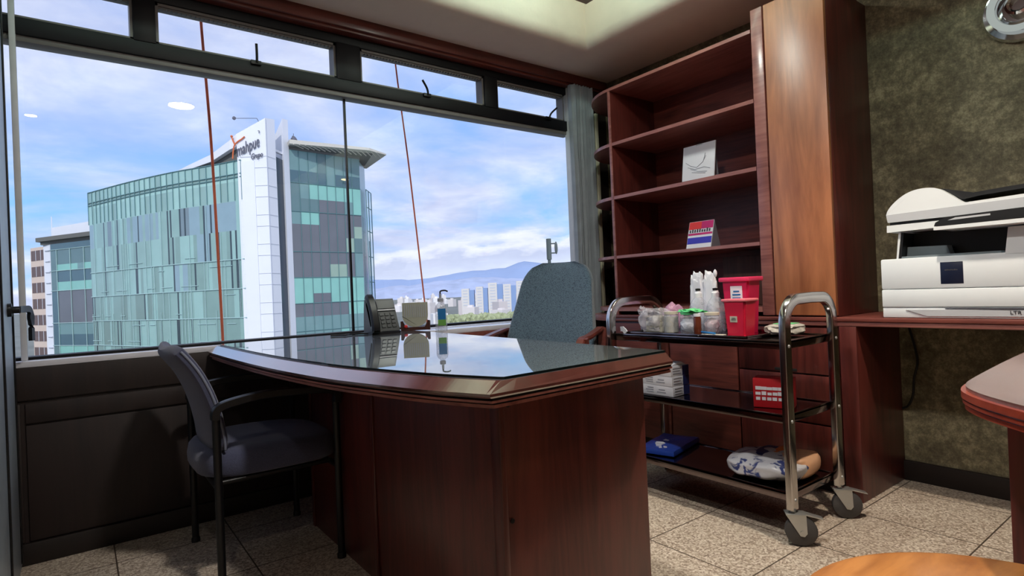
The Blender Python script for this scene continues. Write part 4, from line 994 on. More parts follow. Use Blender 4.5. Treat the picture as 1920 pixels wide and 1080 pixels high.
TR = Matrix.Translation((cx, cy, 0)) @ Matrix.Rotation(math.radians(-35), 4, 'Z') @ Matrix.Translation((-cx, -cy, 0))
b = bms(); box(b, cx - 0.014, cx + 0.026, cy - 0.0235, cy - 0.0222, ZD + 0.060, ZD + 0.115); lb = obj('blue_label', b, LABELB, sb, T=TR)
b = bms(); box(b, cx - 0.014, cx + 0.026, cy - 0.0235, cy - 0.0222, ZD + 0.030, ZD + 0.0598); obj('green_label', b, LABELG, sb, T=TR)
b = bms(); lathe(b, [(0, 0.150), (0.015, 0.150), (0.015, 0.166), (0.006, 0.170), (0.006, 0.190), (0, 0.190)], (cx, cy, ZD), 16); obj('pump_collar', b, PGREY, sb)
b = bms(); tube(b, smooth_path([(cx, cy, ZD + 0.188), (cx + 0.002, cy - 0.001, ZD + 0.203), (cx + 0.02, cy - 0.014, ZD + 0.206), (cx + 0.032, cy - 0.022, ZD + 0.200)], 4), 0.004, 8, up=(0, 1, 0)); obj('pump_nozzle', b, CBLACK, sb)

# ------------------------------------------------------------------ ceiling lamps
def downlight(x, y, r, label, dif, name='downlight'):
    t = thing(name, (x, y, 2.62), label, 'lamp', 'downlights in the ceiling panel')
    b = bms(); lathe(b, [(r, 0.0), (r + 0.014, -0.002), (r + 0.014, -0.006), (r, -0.010), (r - 0.004, -0.004)], (x, y, 2.6195), 32); obj('trim_ring', b, WHITEG, t)
    b = bms(); lathe(b, [(0, -0.0045), (r, -0.0045), (r, -0.0025), (0, -0.0025)], (x, y, 2.6195), 32); obj('diffuser', b, dif, t)
downlight(0.723, 0.868, 0.095, 'large round white downlight over the middle of the room', DIFFUSER)
downlight(-0.261, 0.032, 0.042, 'small round downlight near the balcony side of the ceiling panel', DIFFUSER)
downlight(1.95, 1.82, 0.105, 'round flush ceiling lamp between desk and bookcase', DIFFUSER)
def light(name, kind, loc, energy, color, size=0.1, rot=(0, 0, 0), size_y=None, spot=None, blend=0.5):
    l = bpy.data.lights.new(name, kind); l.energy = energy; l.color = color
    if kind == 'AREA':
        l.size = size
        if size_y: l.shape = 'RECTANGLE'; l.size_y = size_y
        else: l.shape = 'DISK'
    elif kind == 'SPOT': l.shadow_soft_size = size; l.spot_size = math.radians(spot or 110); l.spot_blend = blend
    elif kind == 'SUN': l.angle = size
    else: l.shadow_soft_size = size
    o = bpy.data.objects.new(name, l); C.objects.link(o); o.location = loc; o.rotation_euler = rot
    o['kind'] = 'helper'
    return o
def can_spot(x, y, energy, angle, color, label, z=2.62):
    t = thing('cylinder_spotlight', (x, y, z), label, 'lamp', 'cylinder spotlights on the ceiling panel')
    b = bms(); lathe(b, [(0.030, 0), (0.042, 0), (0.042, -0.10), (0.039, -0.10), (0.039, -0.012), (0, -0.012)], (x, y, z - 0.0004), 28); obj('shroud', b, FRAME_L, t)
    b = bms(); lathe(b, [(0, -0.018), (0.036, -0.018), (0.036, -0.013), (0, -0.013)], (x, y, z), 24); obj('bulb_face', b, SPOTDIFF, t)
    light('spot_beam', 'SPOT', (x, y, z - 0.10), energy, color, 0.035, spot=angle, blend=0.8)
WARM = (1.0, 0.86, 0.70)
light('downlight_beam', 'AREA', (0.723, 0.868, 2.6135), 34, (1.0, 0.94, 0.86), 0.18)
light('downlight_beam', 'AREA', (-0.261, 0.032, 2.6135), 5, (1.0, 0.92, 0.82), 0.08)
can_spot(1.98, 0.66, 120, 105, WARM, 'cylinder spotlight above the copier aisle')
light('flush_lamp_light', 'AREA', (1.95, 1.82, 2.6135), 8.5, (0.90, 1.0, 0.90), 0.20)
can_spot(1.90, -1.20, 10, 140, WARM, 'added fill spotlight out of view over the meeting table')  # unseen lamp added as fill, bouncing light around the room
can_spot(0.60, -1.70, 16, 150, WARM, 'added fill spotlight out of view at the back of the room')  # another added fill lamp, helps to brighten the ceiling
COVE = (0.72, 1.0, 0.84)
zc = 2.735
light('cove_tube', 'AREA', ((TX0 + TX1) / 2, TY1 - 0.31, zc), 10.5, COVE, TX1 - TX0 - 0.55, (PI / 2, 0, 0), 0.04)
light('cove_tube', 'AREA', (TX1 - 0.30, (TY0 + TY1) / 2, zc), 10.5, COVE, 0.04, (0, -PI / 2, 0), TY1 - TY0 - 0.55)

# ------------------------------------------------------------------ hanging ropes outside
b = bms(); tube(b, smooth_path([(0.585, 3.6, 3.3), (0.600, 3.6, 2.64), (0.628, 3.6, 1.93), (0.640, 3.6, 1.3), (0.648, 3.6, 0.7), (0.655, 3.6, -0.6)], 5), 0.0075, 8, up=(0, 1, 0))
tag(obj('hanging_rope', b, ROPE), 'thick orange rope hanging outside in front of the glass tower', 'rope', 'orange ropes outside the window')
b = bms(); tube(b, smooth_path([(1.74, 3.6, 3.3), (1.788, 3.6, 2.60), (1.855, 3.6, 1.93), (1.90, 3.6, 1.4), (1.934, 3.6, 0.98), (1.975, 3.6, 0.5), (2.05, 3.6, -0.6)], 5), 0.0055, 8, up=(0, 1, 0))
tag(obj('hanging_rope', b, ROPE), 'thinner slanting orange rope outside against the open sky', 'rope', 'orange ropes outside the window')
#@@OUTSIDE@@
# ------------------------------------------------------------------ outside: city, towers, hills
GZ = -25.0
TEAL = [plain('facade_glass_%d' % i, c_, 0.22, var=0.05, vscale=0.6, spec=0.6) for i, c_ in enumerate((
    col(142, 174, 168), col(152, 188, 182), col(130, 160, 154), col(122, 148, 142), col(164, 202, 194), col(56, 72, 78), col(140, 166, 176), col(120, 138, 146)))]
TEALR = [plain('side_glass_%d' % i, c_, 0.2, var=0.06, vscale=0.5, spec=0.6) for i, c_ in enumerate((
    col(112, 146, 148), col(96, 124, 128), col(134, 190, 180), col(104, 108, 116), col(148, 172, 158), col(76, 106, 118)))]
MULL = plain('mullion_teal', col(96, 134, 138), 0.5)
LINEC = plain('slab_line', col(168, 198, 196), 0.5)
WCLAD = plain('white_cladding', col(228, 230, 236), 0.6, var=0.015, vscale=0.5)
JOINT = plain('cladding_joint', col(200, 204, 214), 0.7)
GREYW = plain('roof_grey', col(104, 104, 100), 0.8)
DGLASS = plain('dark_slot_glass', col(70, 82, 96), 0.3)
SOFFIT = plain('roof_soffit', col(196, 192, 182), 0.7)
SOFFITD = plain('roof_slat_gap', col(110, 112, 110), 0.8)
BEIGE = plain('apartment_render', col(214, 194, 180), 0.8)
BROWNW = plain('apartment_window', col(104, 84, 80), 0.5)
OGREY = plain('sign_grey', col(96, 98, 112), 0.6)
OORANGE = plain('sign_orange', col(206, 106, 60), 0.6)

def wall_pts(pts, n):
    """points along a plan polyline, evenly spaced"""
    P = [Vector((x, y, 0)) for x, y in pts]; L = [0]
    for a, c_ in zip(P, P[1:]): L.append(L[-1] + (c_ - a).length)
    out = []
    for i in range(n + 1):
        s = L[-1] * i / n; k = 0
        while k < len(L) - 2 and L[k + 1] < s: k += 1
        t = (s - L[k]) / (L[k + 1] - L[k]); out.append(P[k].lerp(P[k + 1], t))
    return out
def panel_wall(b, pts, zs, pick, off=0.0, merge_cols=1):
    for i in range(len(pts) - 1):
        for j in range(len(zs) - 1):
            a, c_ = pts[i], pts[i + 1]
            v = [b.verts.new((a.x, a.y, zs[j])), b.verts.new((c_.x, c_.y, zs[j])), b.verts.new((c_.x, c_.y, zs[j + 1])), b.verts.new((a.x, a.y, zs[j + 1]))]
            f = b.faces.new(v); f.material_index = pick(i, j)
def bar(b, a, c_, w, mi=0):
    tube(b, [a, c_], w, 4, mi=mi)

bd = thing('office_tower', (14, 70, GZ), 'curved teal glass office tower with white corner and rooftop sign', 'building')
# left curved facade
fp = catmull2([(14.0, 64.5), (11.6, 69.0), (8.72, 74.07), (5.3, 81.6), (1.48, 91.4)], 8)
NC = 112
cols = wall_pts(fp, NC)
zs = [GZ, -10.0, -6.8, -3.72, -0.66, 2.39, 5.44, 8.50, 11.55, 13.6, 14.0, 14.35, 15.7]
random.seed(21)
grid = {}
for j in range(len(zs) - 1):
    i = 0; cloud_patch = 0; base = 0
    while i < NC:
        if j >= 8:                                      # upper rows: regular bays
            w = 4; r = random.random(); tone = 1 if r < 0.5 else (4 if r < 0.75 else 0)
            if j == 9: tone = 4
            if j == 10: tone = 2
        else:
            if cloud_patch <= 0:
                cloud_patch = random.randint(5, 16)  # runs of tone paint cloud reflections into the facade glass
                if j >= 6: base = random.choice((6, 0, 6, 1, 7) if j == 7 else (0, 6, 1, 0))
                elif j >= 5: base = random.choice((0, 2, 0, 1, 6))
                else: base = random.choice((2, 3, 2, 0, 2))
            w = random.choice((1, 2, 2, 3)); tone = base
            r = random.random()
            if r < 0.45 and w == 1: tone = 5
            elif r < 0.30: tone = random.choice((0, 2, 1))
            if r > 0.86 and w == 1: tone = 5
            cloud_patch -= w
        for q in range(i, min(NC, i + w)): grid[(q, j)] = tone
        i += w
for (q, j), tone in list(grid.items()):                  # dark slits run over two floors
    if tone == 5 and j + 1 < 8 and random.random() < 0.4: grid[(q, j + 1)] = 5
b = bms(); panel_wall(b, cols, zs, lambda i, j: grid[(i, j)])
obj('left_facade', b, TEAL, bd, smooth=False)
b = bms()
nrm = Vector((-0.9, -0.42, 0)) * 0.06
for i in range(0, NC + 1, 4):
    p = cols[i] + nrm; bar(b, (p.x, p.y, 11.6), (p.x, p.y, 15.7), 0.045)
for z in (15.72, 14.35, 14.0):
    for i in range(0, NC, 8):
        a, c_ = cols[i] + nrm, cols[min(NC, i + 8)] + nrm; bar(b, (a.x, a.y, z), (c_.x, c_.y, z), 0.06)
obj('mullions', b, MULL, bd, smooth=False)
b = bms(); random.seed(9)
for z in (5.44, 2.39, -0.66, -3.72, -6.8):
    for i in range(0, NC, 8):
        a, c_ = cols[i] + nrm * 1.4, cols[min(NC, i + 8)] + nrm * 1.4; bar(b, (a.x, a.y, z), (c_.x, c_.y, z), 0.055)
    i = random.randint(0, 10)
    while i < NC - 6:
        w = random.randint(4, 14); a, c_ = cols[i] + nrm * 1.4, cols[min(NC, i + w)] + nrm * 1.4; zz = z + random.choice((0.55, -0.6))
        bar(b, (a.x, a.y, zz), (c_.x, c_.y, zz), 0.04); i += w + random.randint(4, 16)
for i in range(1, NC, 2):
    if random.random() < 0.7:
        p = cols[i] + nrm * 1.4; z0 = random.choice((-12, -6.8, -3.7, -0.6, 2.4)); bar(b, (p.x, p.y, z0), (p.x, p.y, z0 + random.choice((6.1, 9.1, 12.2))), 0.03)
obj('slab_lines', b, LINEC, bd, smooth=False)
# core block behind the facades
b = bms(); prism(b, [(14.6, 65.4), (9.4, 74.3), (2.2, 91.6), (24, 96), (29.5, 71.2), (27.2, 67.0), (19.4, 66.0)], GZ, 15.6); obj('building_core', b, GREYW, bd, smooth=False)
# white corner tower
def topped(b, poly, z0, tops):
    t = bmesh.new(); lo = [t.verts.new((x, y, z0)) for x, y in poly]; hi = [t.verts.new((x, y, z)) for (x, y), z in zip(poly, tops)]
    n = len(poly); t.faces.new(lo); t.faces.new(hi)
    for i in range(n): t.faces.new((lo[i], lo[(i + 1) % n], hi[(i + 1) % n], hi[i]))
    bmesh.ops.recalc_face_normals(t, faces=t.faces); merge(b, t)
b = bms(); topped(b, [(13.70, 64.75), (16.13, 62.85), (17.30, 63.75), (16.6, 66.0), (14.6, 66.4)], GZ, [18.45, 19.97, 20.2, 20.2, 18.6])
topped(b, [(13.95, 64.40), (15.05, 63.55), (15.15, 63.70), (14.1, 64.6)], GZ, [15.55] * 4)
obj('white_corner', b, WCLAD, bd, smooth=False)
b = bms()
for k in range(26):
    z = 16.0 - k * 1.52 if k % 2 == 0 else 16.0 - k * 1.52 + 0.35
    a, m_, c_ = (13.92, 64.52), (16.12, 62.81), (17.33, 63.72)
    bar(b, (*a, z), (*m_, z), 0.02); bar(b, (*m_, z), (*c_, z), 0.02)
for u in (0.27, 0.52):
    bar(b, (13.92 + 2.2 * u, 64.50 - 1.71 * u, GZ), (13.92 + 2.2 * u, 64.50 - 1.71 * u, 15.4), 0.02)
bar(b, (16.13, 62.80, GZ), (16.13, 62.80, 19.9), 0.03)
obj('cladding_joints', b, JOINT, bd, smooth=False)
b = bms(); topped(b, [(17.30, 63.95), (18.45, 65.3), (18.3, 66.4), (16.9, 65.6)], GZ, [16.3] * 4); obj('recessed_slot', b, DGLASS, bd, smooth=False)
b = bms(); topped(b, [(17.4, 64.1), (18.4, 65.2), (18.4, 65.6), (17.3, 64.5)], 16.9, [17.15] * 4); obj('slot_bridge', b, WCLAD, bd, smooth=False)
b = bms(); topped(b, [(18.40, 64.80), (19.16, 65.42), (19.0, 68.0), (18.1, 67.8)], GZ, [20.75, 20.85, 19.0, 19.0]); obj('white_slab', b, WCLAD, bd, smooth=False)
# rooftop blade running down along the curved facade
b = bms()
top = [(13.75, 64.85, 18.5), (13.18, 65.6, 17.90), (11.88, 68.56, 16.91), (10.3, 72.0, 16.35), (8.83, 75.86, 15.85)]
bot = [17.2, 16.95, 16.15, 15.85, 15.70]
t = bmesh.new(); off = Vector((0.45, 0.2, 0)); R_ = []
for (x, y, z), zb in zip(top, bot):
    R_.append([t.verts.new((x, y, z)), t.verts.new((x, y, zb)), t.verts.new((x + 0.45, y + 0.2, zb)), t.verts.new((x + 0.45, y + 0.2, z))])
for A, B in zip(R_, R_[1:]):
    for i in range(4): t.faces.new((A[i], A[(i + 1) % 4], B[(i + 1) % 4], B[i]))
t.faces.new(R_[0]); t.faces.new(R_[-1]); bmesh.ops.recalc_face_normals(t, faces=t.faces); merge(b, t)
obj('roof_blade', b, WCLAD, bd, smooth=False)
b = bms(); topped(b, [(14.2, 65.1), (12.2, 69.2), (10.2, 73.0), (11.2, 73.6), (15.2, 66.5)], 15.6, [17.6, 16.5, 15.9, 15.9, 17.6]); obj('roof_screen', b, GREYW, bd, smooth=False)
# sign on the white tower
sd_ = Vector((2.13, -1.70, 0)).normalized(); nn = Vector((-0.62, -0.78, 0))
def SG(u, z, o=0.12):                                    # u metres along the sign face from its left corner
    return Vector((13.70, 64.75, 0)) + sd_ * u + nn * o + Vector((0, 0, z))
sg = thing('rooftop_sign', tuple(SG(1.0, 16.0)), 'rooftop lettering with orange leaping figure on the white tower', 'sign')
def shear_T(o, slope):
    x = Vector((sd_.x, sd_.y, slope)); M_ = Matrix(((x.x, 0, nn.x, o.x), (x.y, 0, nn.y, o.y), (x.z, 1, 0, o.z), (0, 0, 0, 1))); return M_
b = text_bm('mahpue', 1.75, shear_T(SG(1.25, 17.05), 0.42), 0.04, 0.44); obj('sign_lettering', b, OGREY, sg, smooth=False)
b = text_bm('Grupo', 0.85, shear_T(SG(2.10, 16.05), 0.20), 0.04, 0.55, 0.3); obj('sign_lettering', b, OGREY, sg, smooth=False)
b = bms(); tube(b, smooth_path([SG(-0.42, 15.85), SG(-0.35, 16.5), SG(-0.22, 17.15), SG(0.1, 17.55), SG(0.6, 17.85), SG(0.92, 18.1)], 5), 0.07, 8)
tube(b, smooth_path([SG(-0.42, 18.05), SG(-0.30, 17.7), SG(-0.16, 17.35)], 4), 0.08, 8); blob(b, SG(-0.44, 18.18), (0.13, 0.13, 0.13), sub=2)
obj('orange_figure', b, OORANGE, sg)
b = bms(); tube(b, [SG(2.35, 18.62), SG(2.5, 18.6), SG(2.46, 18.35)], 0.045, 6); obj('sign_mark', b, OGREY, sg)
# right glass face
fr = wall_pts([(19.16, 65.5), (27.74, 66.64)], 8)
zr = [GZ, -9.6, -7.8, -5.9, -4.2, -2.6, -1.0, 0.5, 1.6, 3.4, 4.9, 6.3, 8.0, 9.4, 10.8, 12.3, 14.0, 15.4, 17.62]
random.seed(4)
pat = {17: '00010000', 16: '55550555', 15: '10222222', 14: '11133302', 13: '02233333', 12: '33333334', 11: '33333341', 10: '33333330', 9: '33334430', 8: '22222222', 7: '22332222', 6: '33333322', 5: '00000000', 4: '00000200', 3: '11111111', 2: '33311153', 1: '33315511', 0: '22332222'}
b = bms(); panel_wall(b, fr, zr, lambda i, j: int(pat[j][i])); obj('right_facade', b, TEALR, bd, smooth=False)
b = bms()
for i, p in enumerate(fr[1:-1]): bar(b, (p.x, p.y - 0.05, GZ), (p.x, p.y - 0.05, 17.6), 0.035)
for z in (14.0, 10.8, 6.3, 3.4, 0.5, -2.6, -5.9): bar(b, (fr[0].x, fr[0].y - 0.05, z), (fr[-1].x, fr[-1].y - 0.05, z), 0.045)
obj('mullions', b, MULL, bd, smooth=False)
b = bms(); panel_wall(b, wall_pts([(27.74, 66.64), (29.9, 70.2)], 2), [GZ, -5.9, -2.6, 0.5, 3.4, 6.3, 10.8, 14.0, 17.4], lambda i, j: (1, 3, 0, 1, 3, 1, 0, 0)[j]); obj('corner_facade', b, TEALR, bd, smooth=False)
b = bms(); q0, q1 = Vector((29.3, 68.6, 0)), Vector((31.0, 71.0, 0))
for z in (14.4, 12.2, 9.2, 6.0, 2.8, -0.4, -3.6): bar(b, (q0.x, q0.y, z), (q1.x, q1.y, z), 0.06)
for u in (0.0, 0.45, 1.0): p = q0.lerp(q1, u); bar(b, (p.x, p.y, GZ), (p.x, p.y, 14.4), 0.06)
bar(b, (q0.x + .6, q0.y + .9, GZ), (q0.x + .6, q0.y + .9, 8.0), 0.10, 0)
obj('glass_screen_frame', b, MULL, bd, smooth=False)
b = bms(); panel_wall(b, [q0, q1], [GZ, 14.4], lambda i, j: 0); obj('glass_screen', b, pane_glass('screen_glass', (0.72, 0.88, 0.88, 1), 0.15), bd, smooth=False)
# flat roof with slatted soffit
b = bms(); topped(b, [(18.9, 64.2), (27.6, 63.2), (30.3, 64.4), (31.2, 72.5), (20, 73)], 17.95, [18.40, 18.25, 18.1, 18.1, 18.4]); obj('flat_roof', b, SOFFIT, bd, smooth=False)
b = bms()
for k in range(16):
    x = 19.3 + k * 0.62; bar(b, (x, 64.15 - (k * 0.04), 17.93), (x + 1.5, 65.6, 17.90), 0.07)
obj('soffit_slats', b, SOFFIT, bd, smooth=False)
b = bms(); prism(b, [(19.1, 64.8), (28.6, 64.4), (30.3, 71), (20, 72)], 17.93, 17.95); prism(b, [(19.2, 65.7), (27.9, 66.8), (28.8, 70), (20, 70)], 17.5, 17.93); obj('soffit_back', b, SOFFITD, bd, smooth=False)
b = bms(); blob(b, (25.6, 65.9, 14.85), (0.5, 0.12, 0.13), sub=2); obj('lit_office_lamp', b, OFFICELIGHT, bd)
# lattice of small plant on the roof
b = bms(); tube(b, [(13.9, 65.5, 20.3), (15.6, 64.0, 20.15)], 0.03, 4); blob(b, (13.75, 65.7, 20.35), (0.22, 0.15, 0.22), sub=1); tube(b, [(15.6, 64.0, 20.15), (15.9, 63.9, 19.5)], 0.03, 4); obj('roof_davit', b, OGREY, bd)
b = bms(); blob(b, (19.9, 66, 18.9), (0.3, 0.3, 0.4), 0.6, 9, 2); tube(b, [(19.9, 66, 18.4), (19.9, 66, 19.6)], 0.03, 4); tube(b, [(20.2, 66, 18.6), (20.9, 66, 18.9)], 0.03, 4); obj('roof_plant', b, OGREY, bd)

# second, lower glass building to the left
b2 = thing('office_block', (0, 118, GZ), 'darker glass office block with white frame and flat roof overhang', 'building')
f2 = wall_pts([(-3.35, 119.6), (1.6, 111.0), (4.5, 106)], 9)
z2 = [GZ, -8.3, -6.5, -4.8, -3.0, -1.2, 0.6, 2.2, 4.0, 5.4, 7.2, 8.2, 10.6, 11.9]
pt2 = {12: '555555555', 11: '111111111', 10: '122202222', 9: '155555555', 8: '122222222', 7: '533333333', 6: '533333333', 5: '533333333', 4: '500000000', 3: '555555555', 2: '122222222', 1: '100000000', 0: '111111111'}
b = bms(); panel_wall(b, f2, z2, lambda i, j: int(pt2[j][i])); obj('glass_facade', b, TEALR, b2, smooth=False)
b = bms()
for p in f2[1:-1:2]: bar(b, (p.x - .05, p.y - .05, GZ), (p.x - .05, p.y - .05, 10.6), 0.06)
for z in (10.6, 7.2, 4.0, -1.2, -4.8): bar(b, (f2[0].x - .05, f2[0].y - .1, z), (f2[-1].x - .05, f2[-1].y - .1, z), 0.06)
obj('mullions', b, LINEC, b2, smooth=False)
b = bms(); topped(b, [(-4.25, 121.5), (-3.3, 119.5), (-2.6, 122), (-3.6, 124)], GZ, [11.6] * 4); obj('white_frame', b, WCLAD, b2, smooth=False)
b = bms()
for k in range(12): z = 10.6 - k * 1.75; bar(b, (-4.0, 120.9, z), (-3.45, 119.6, z), 0.12)
obj('frame_grilles', b, JOINT, b2, smooth=False)
b = bms(); topped(b, [(-5.2, 121.4), (-3.2, 117.8), (5, 103.5), (9, 112), (-2, 126)], 12.1, [12.75] * 5); topped(b, [(-4.6, 121.2), (-2.9, 118.8), (5, 105), (8, 112), (-2, 125)], 11.6, [12.1] * 5); obj('flat_roof', b, GREYW, b2, smooth=False)
b = bms(); topped(b, [(-3.2, 123.4), (4, 108), (8, 114), (0, 126)], 12.75, [14.7] * 4); tube(b, [(-3.1, 123.4, 14.7), (-3.1, 123.4, 16.6)], 0.06, 4); obj('roof_penthouse', b, WCLAD, b2, smooth=False)
b = bms(); topped(b, [(-2.6, 120.2), (2.0, 112.0), (5, 107), (12, 112), (1, 127)], GZ, [12.0] * 5); obj('building_core', b, GREYW, b2, smooth=False)
# beige apartment block
b3 = thing('apartment_block', (-6, 142, GZ), 'beige apartment block with brown window bands at the far left', 'building')
b = bms(); topped(b, [(-6.95, 143.4), (-4.4, 137.8), (-1.5, 139), (-4, 146)], GZ, [12.9] * 4); obj('walls', b, BEIGE, b3, smooth=False)
for k in range(12):
    z = 10.4 - k * 3.05; b = bms()
    d = Vector((2.55, -5.6, 0)).normalized(); n_ = Vector((-0.91, -0.41, 0))
    a = Vector((-6.95, 143.4, 0)) + d * 0.3 + n_ * 0.05; c_ = Vector((-6.95, 143.4, 0)) + d * 5.7 + n_ * 0.05
    topped(b, [(a.x, a.y), (c_.x, c_.y), (c_.x + 0.2, c_.y + 0.1), (a.x + 0.2, a.y + 0.1)], z, [z + 1.9] * 4)
    w = obj('window_band', b, BROWNW, b3, smooth=False)
    b = bms()
    for u in (1.9, 3.8): p = a + d * u; bar(b, (p.x, p.y, z), (p.x, p.y, z + 1.9), 0.07)
    obj('window_bars', b, JOINT, w, smooth=False)

# streets and ground far below
b = bms(); prism(b, [(-900, 12), (6000, 12), (6000, 7000), (-3000, 7000)], GZ - 0.5, GZ)
struct('ground', b, plain('city_ground', col(120, 124, 118), 0.95, var=0.2, vscale=0.02), label='far city ground')
# slab tower estate in the distance
towers = []
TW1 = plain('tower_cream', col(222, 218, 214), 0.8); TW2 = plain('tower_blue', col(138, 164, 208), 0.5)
def slab_tower(px_x, y, w, h, label):
    t = thing('apartment_tower', (px_x, y, GZ), label, 'building', 'row of cream and blue apartment towers')
    dirx = Vector((0.8, -0.6, 0)); dv = Vector((0.6, 0.8, 0))
    def quad(u0, u1, d0, d1): 
        o = Vector((px_x, y, 0)); return [tuple((o + dirx * u + dv * d)[:2]) for u, d in ((u0, d0), (u1, d0), (u1, d1), (u0, d1))]
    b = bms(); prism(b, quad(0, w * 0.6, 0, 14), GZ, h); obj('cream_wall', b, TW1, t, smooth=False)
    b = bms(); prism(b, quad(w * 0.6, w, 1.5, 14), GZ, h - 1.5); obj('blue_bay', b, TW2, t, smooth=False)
    b = bms()
    for k in range(int((h - GZ) / 3)): prism(b, quad(w * 0.12, w * 0.48, -0.15, 0), h - 2.6 - 3 * k, h - 1.5 - 3 * k)
    obj('window_rows', b, JOINT, t, smooth=False)
D_ = [(317, 509, 13, 4.5), (329, 500, 12, 6.0), (339, 492, 15, 9.5), (351, 482, 13, 7.5), (362, 474, 12, 10.2), (372, 466, 14, 8), (384, 457, 13, 9)]
D2_ = [(x, y, w) for x, y, w, h in D_]
for k, (x, y, w, h) in enumerate(D_):
    slab_tower(x, y, w, h, ['cream and blue apartment tower, first from the sanitizer bottle', 'second cream and blue apartment tower from the sanitizer', 'third apartment tower from the sanitizer, taller than the first', 'fourth apartment tower from the sanitizer', 'fifth apartment tower from the sanitizer, tallest of the row', 'sixth apartment tower from the sanitizer, beside the chair back', 'last apartment tower, mostly hidden by the chair back'][k])
# scattered low city blocks
random.seed(33)
protos = []
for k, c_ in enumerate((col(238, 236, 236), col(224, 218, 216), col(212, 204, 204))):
    b = bms(); m_ = plain('city_block_%d' % k, c_, 0.85)
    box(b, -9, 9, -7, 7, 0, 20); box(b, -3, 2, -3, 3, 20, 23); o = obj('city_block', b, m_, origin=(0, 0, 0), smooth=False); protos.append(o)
used = set(); placed = []
for k in range(170):
    if len(placed) >= 72: break
    D = random.uniform(470, 1600); az = random.uniform(-0.03, 0.36)             # angle off the view axis toward the right is small
    px = random.uniform(690, 1010) if k > 8 else random.uniform(36, 56)
    lat = (px - 960) / 1083.0 * D
    x = 0.80 * lat + 0.60 * D; y = -0.60 * lat + 0.80 * D
    if k <= 8: x, y = -24.2 - 0.055 * (D - 420) - 3 * k, 230 + 34 * k
    s = random.uniform(0.4, 0.9)
    if 340 < D < 640 and k > 8 and any(math.hypot(x - a_, y - c_) < 34 for a_, c_, _ in D2_): continue
    if any(math.hypot(x - a_, y - c_) < 25 for a_, c_ in placed): continue
    placed.append((x, y)); pi = k % 3
    if pi not in used: o = protos[pi]; used.add(pi)
    else: o = protos[pi].copy(); C.objects.link(o)
    o.location = (x, y, GZ); o.rotation_euler = (0, 0, random.uniform(0, 1.5)); o.scale = (s, s, random.uniform(0.35, 0.85) * (1 + D / 4000))
    tag(o, 'small pale block in the distant city below the hills', 'building', 'distant low city blocks')
# trees below the towers
GR = plain('tree_haze_green', col(164, 172, 134), 0.9, var=0.3, vscale=0.4); TRK = plain('tree_trunk', col(90, 74, 60), 0.9)  # crown green lightened to carry the distance haze
random.seed(8)
for k in range(15):
    D = 380 + (k % 3) * 14; px = 836 + k * 9.2
    lat = (px - 960) / 1083.0 * D; x = 0.80 * lat + 0.60 * D; y = -0.60 * lat + 0.80 * D
    t = thing('tree', (x, y, GZ), 'green tree paled for haze in the row below the apartment towers', 'tree', 'trees below the apartment towers')
    r_ = random.uniform(3.2, 3.9)
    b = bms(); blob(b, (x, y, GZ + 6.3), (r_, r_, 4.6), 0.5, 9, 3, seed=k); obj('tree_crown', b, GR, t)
    b = bms(); tube(b, [(x, y, GZ), (x, y, GZ + 5)], 0.4, 8); obj('trunk', b, TRK, t)
# antenna mast
b = bms(); tube(b, [(52.3, 60.7, GZ), (52.3, 60.7, 7.6)], 0.22, 8); tube(b, [(52.3, 60.7, 5.0), (52.3, 60.7, 7.9)], 0.34, 8); blob(b, (53.1, 60.1, 6.6), (0.25, 0.2, 0.9), sub=2)
tube(b, [(52.3, 60.7, 7.2), (53.1, 60.1, 7.2)], 0.10, 6); tube(b, [(52.3, 60.7, 5.9), (53.1, 60.1, 5.9)], 0.10, 6)
tag(obj('antenna_mast', b, plain('mast_grey', col(84, 92, 90), 0.7)), 'grey antenna mast rising behind the office chair', 'mast')
# hills
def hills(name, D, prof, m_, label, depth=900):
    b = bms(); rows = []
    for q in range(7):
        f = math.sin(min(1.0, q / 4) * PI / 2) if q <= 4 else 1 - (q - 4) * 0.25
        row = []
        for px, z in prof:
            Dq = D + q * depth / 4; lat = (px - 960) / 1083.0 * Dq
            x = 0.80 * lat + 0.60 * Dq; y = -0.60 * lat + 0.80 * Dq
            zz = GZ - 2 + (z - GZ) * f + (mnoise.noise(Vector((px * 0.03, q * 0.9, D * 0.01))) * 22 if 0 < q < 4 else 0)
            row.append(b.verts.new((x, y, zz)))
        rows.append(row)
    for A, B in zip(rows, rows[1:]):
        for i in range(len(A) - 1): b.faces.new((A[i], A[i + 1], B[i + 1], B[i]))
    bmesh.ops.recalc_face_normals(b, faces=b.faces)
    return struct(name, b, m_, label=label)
def prof_(knots, n=70):
    out = []
    for i in range(n):
        px = knots[0][0] + (knots[-1][0] - knots[0][0]) * i / (n - 1)
        for a, c_ in zip(knots, knots[1:]):
            if a[0] <= px <= c_[0]:
                t_ = (px - a[0]) / (c_[0] - a[0]); t_ = t_ * t_ * (3 - 2 * t_); z = a[1] + (c_[1] - a[1]) * t_; break
        out.append((px, z + 7 * mnoise.noise(Vector((px * 0.05, 3.1, 0)))))
    return out
HILL1 = plain('far_hill_haze', col(150, 170, 206), 0.95, var=0.05, vscale=0.003); HILL2 = plain('near_hill_haze', col(172, 184, 212), 0.95, var=0.12, vscale=0.012)  # aerial haze painted into both hill colours as pale blue
hills('hill_far', 5200, prof_([(560, 150), (690, 178), (780, 160), (900, 225), (945, 240), (985, 300), (1030, 268), (1120, 210), (1400, 220)]), HILL1, 'mountain ridge on the horizon, tinted blue for haze')
hills('hill_near', 3200, prof_([(560, 40), (690, 50), (760, 62), (850, 86), (900, 95), (1000, 70), (1400, 60)]), HILL2, 'near hillside with city, paled for haze', 500)

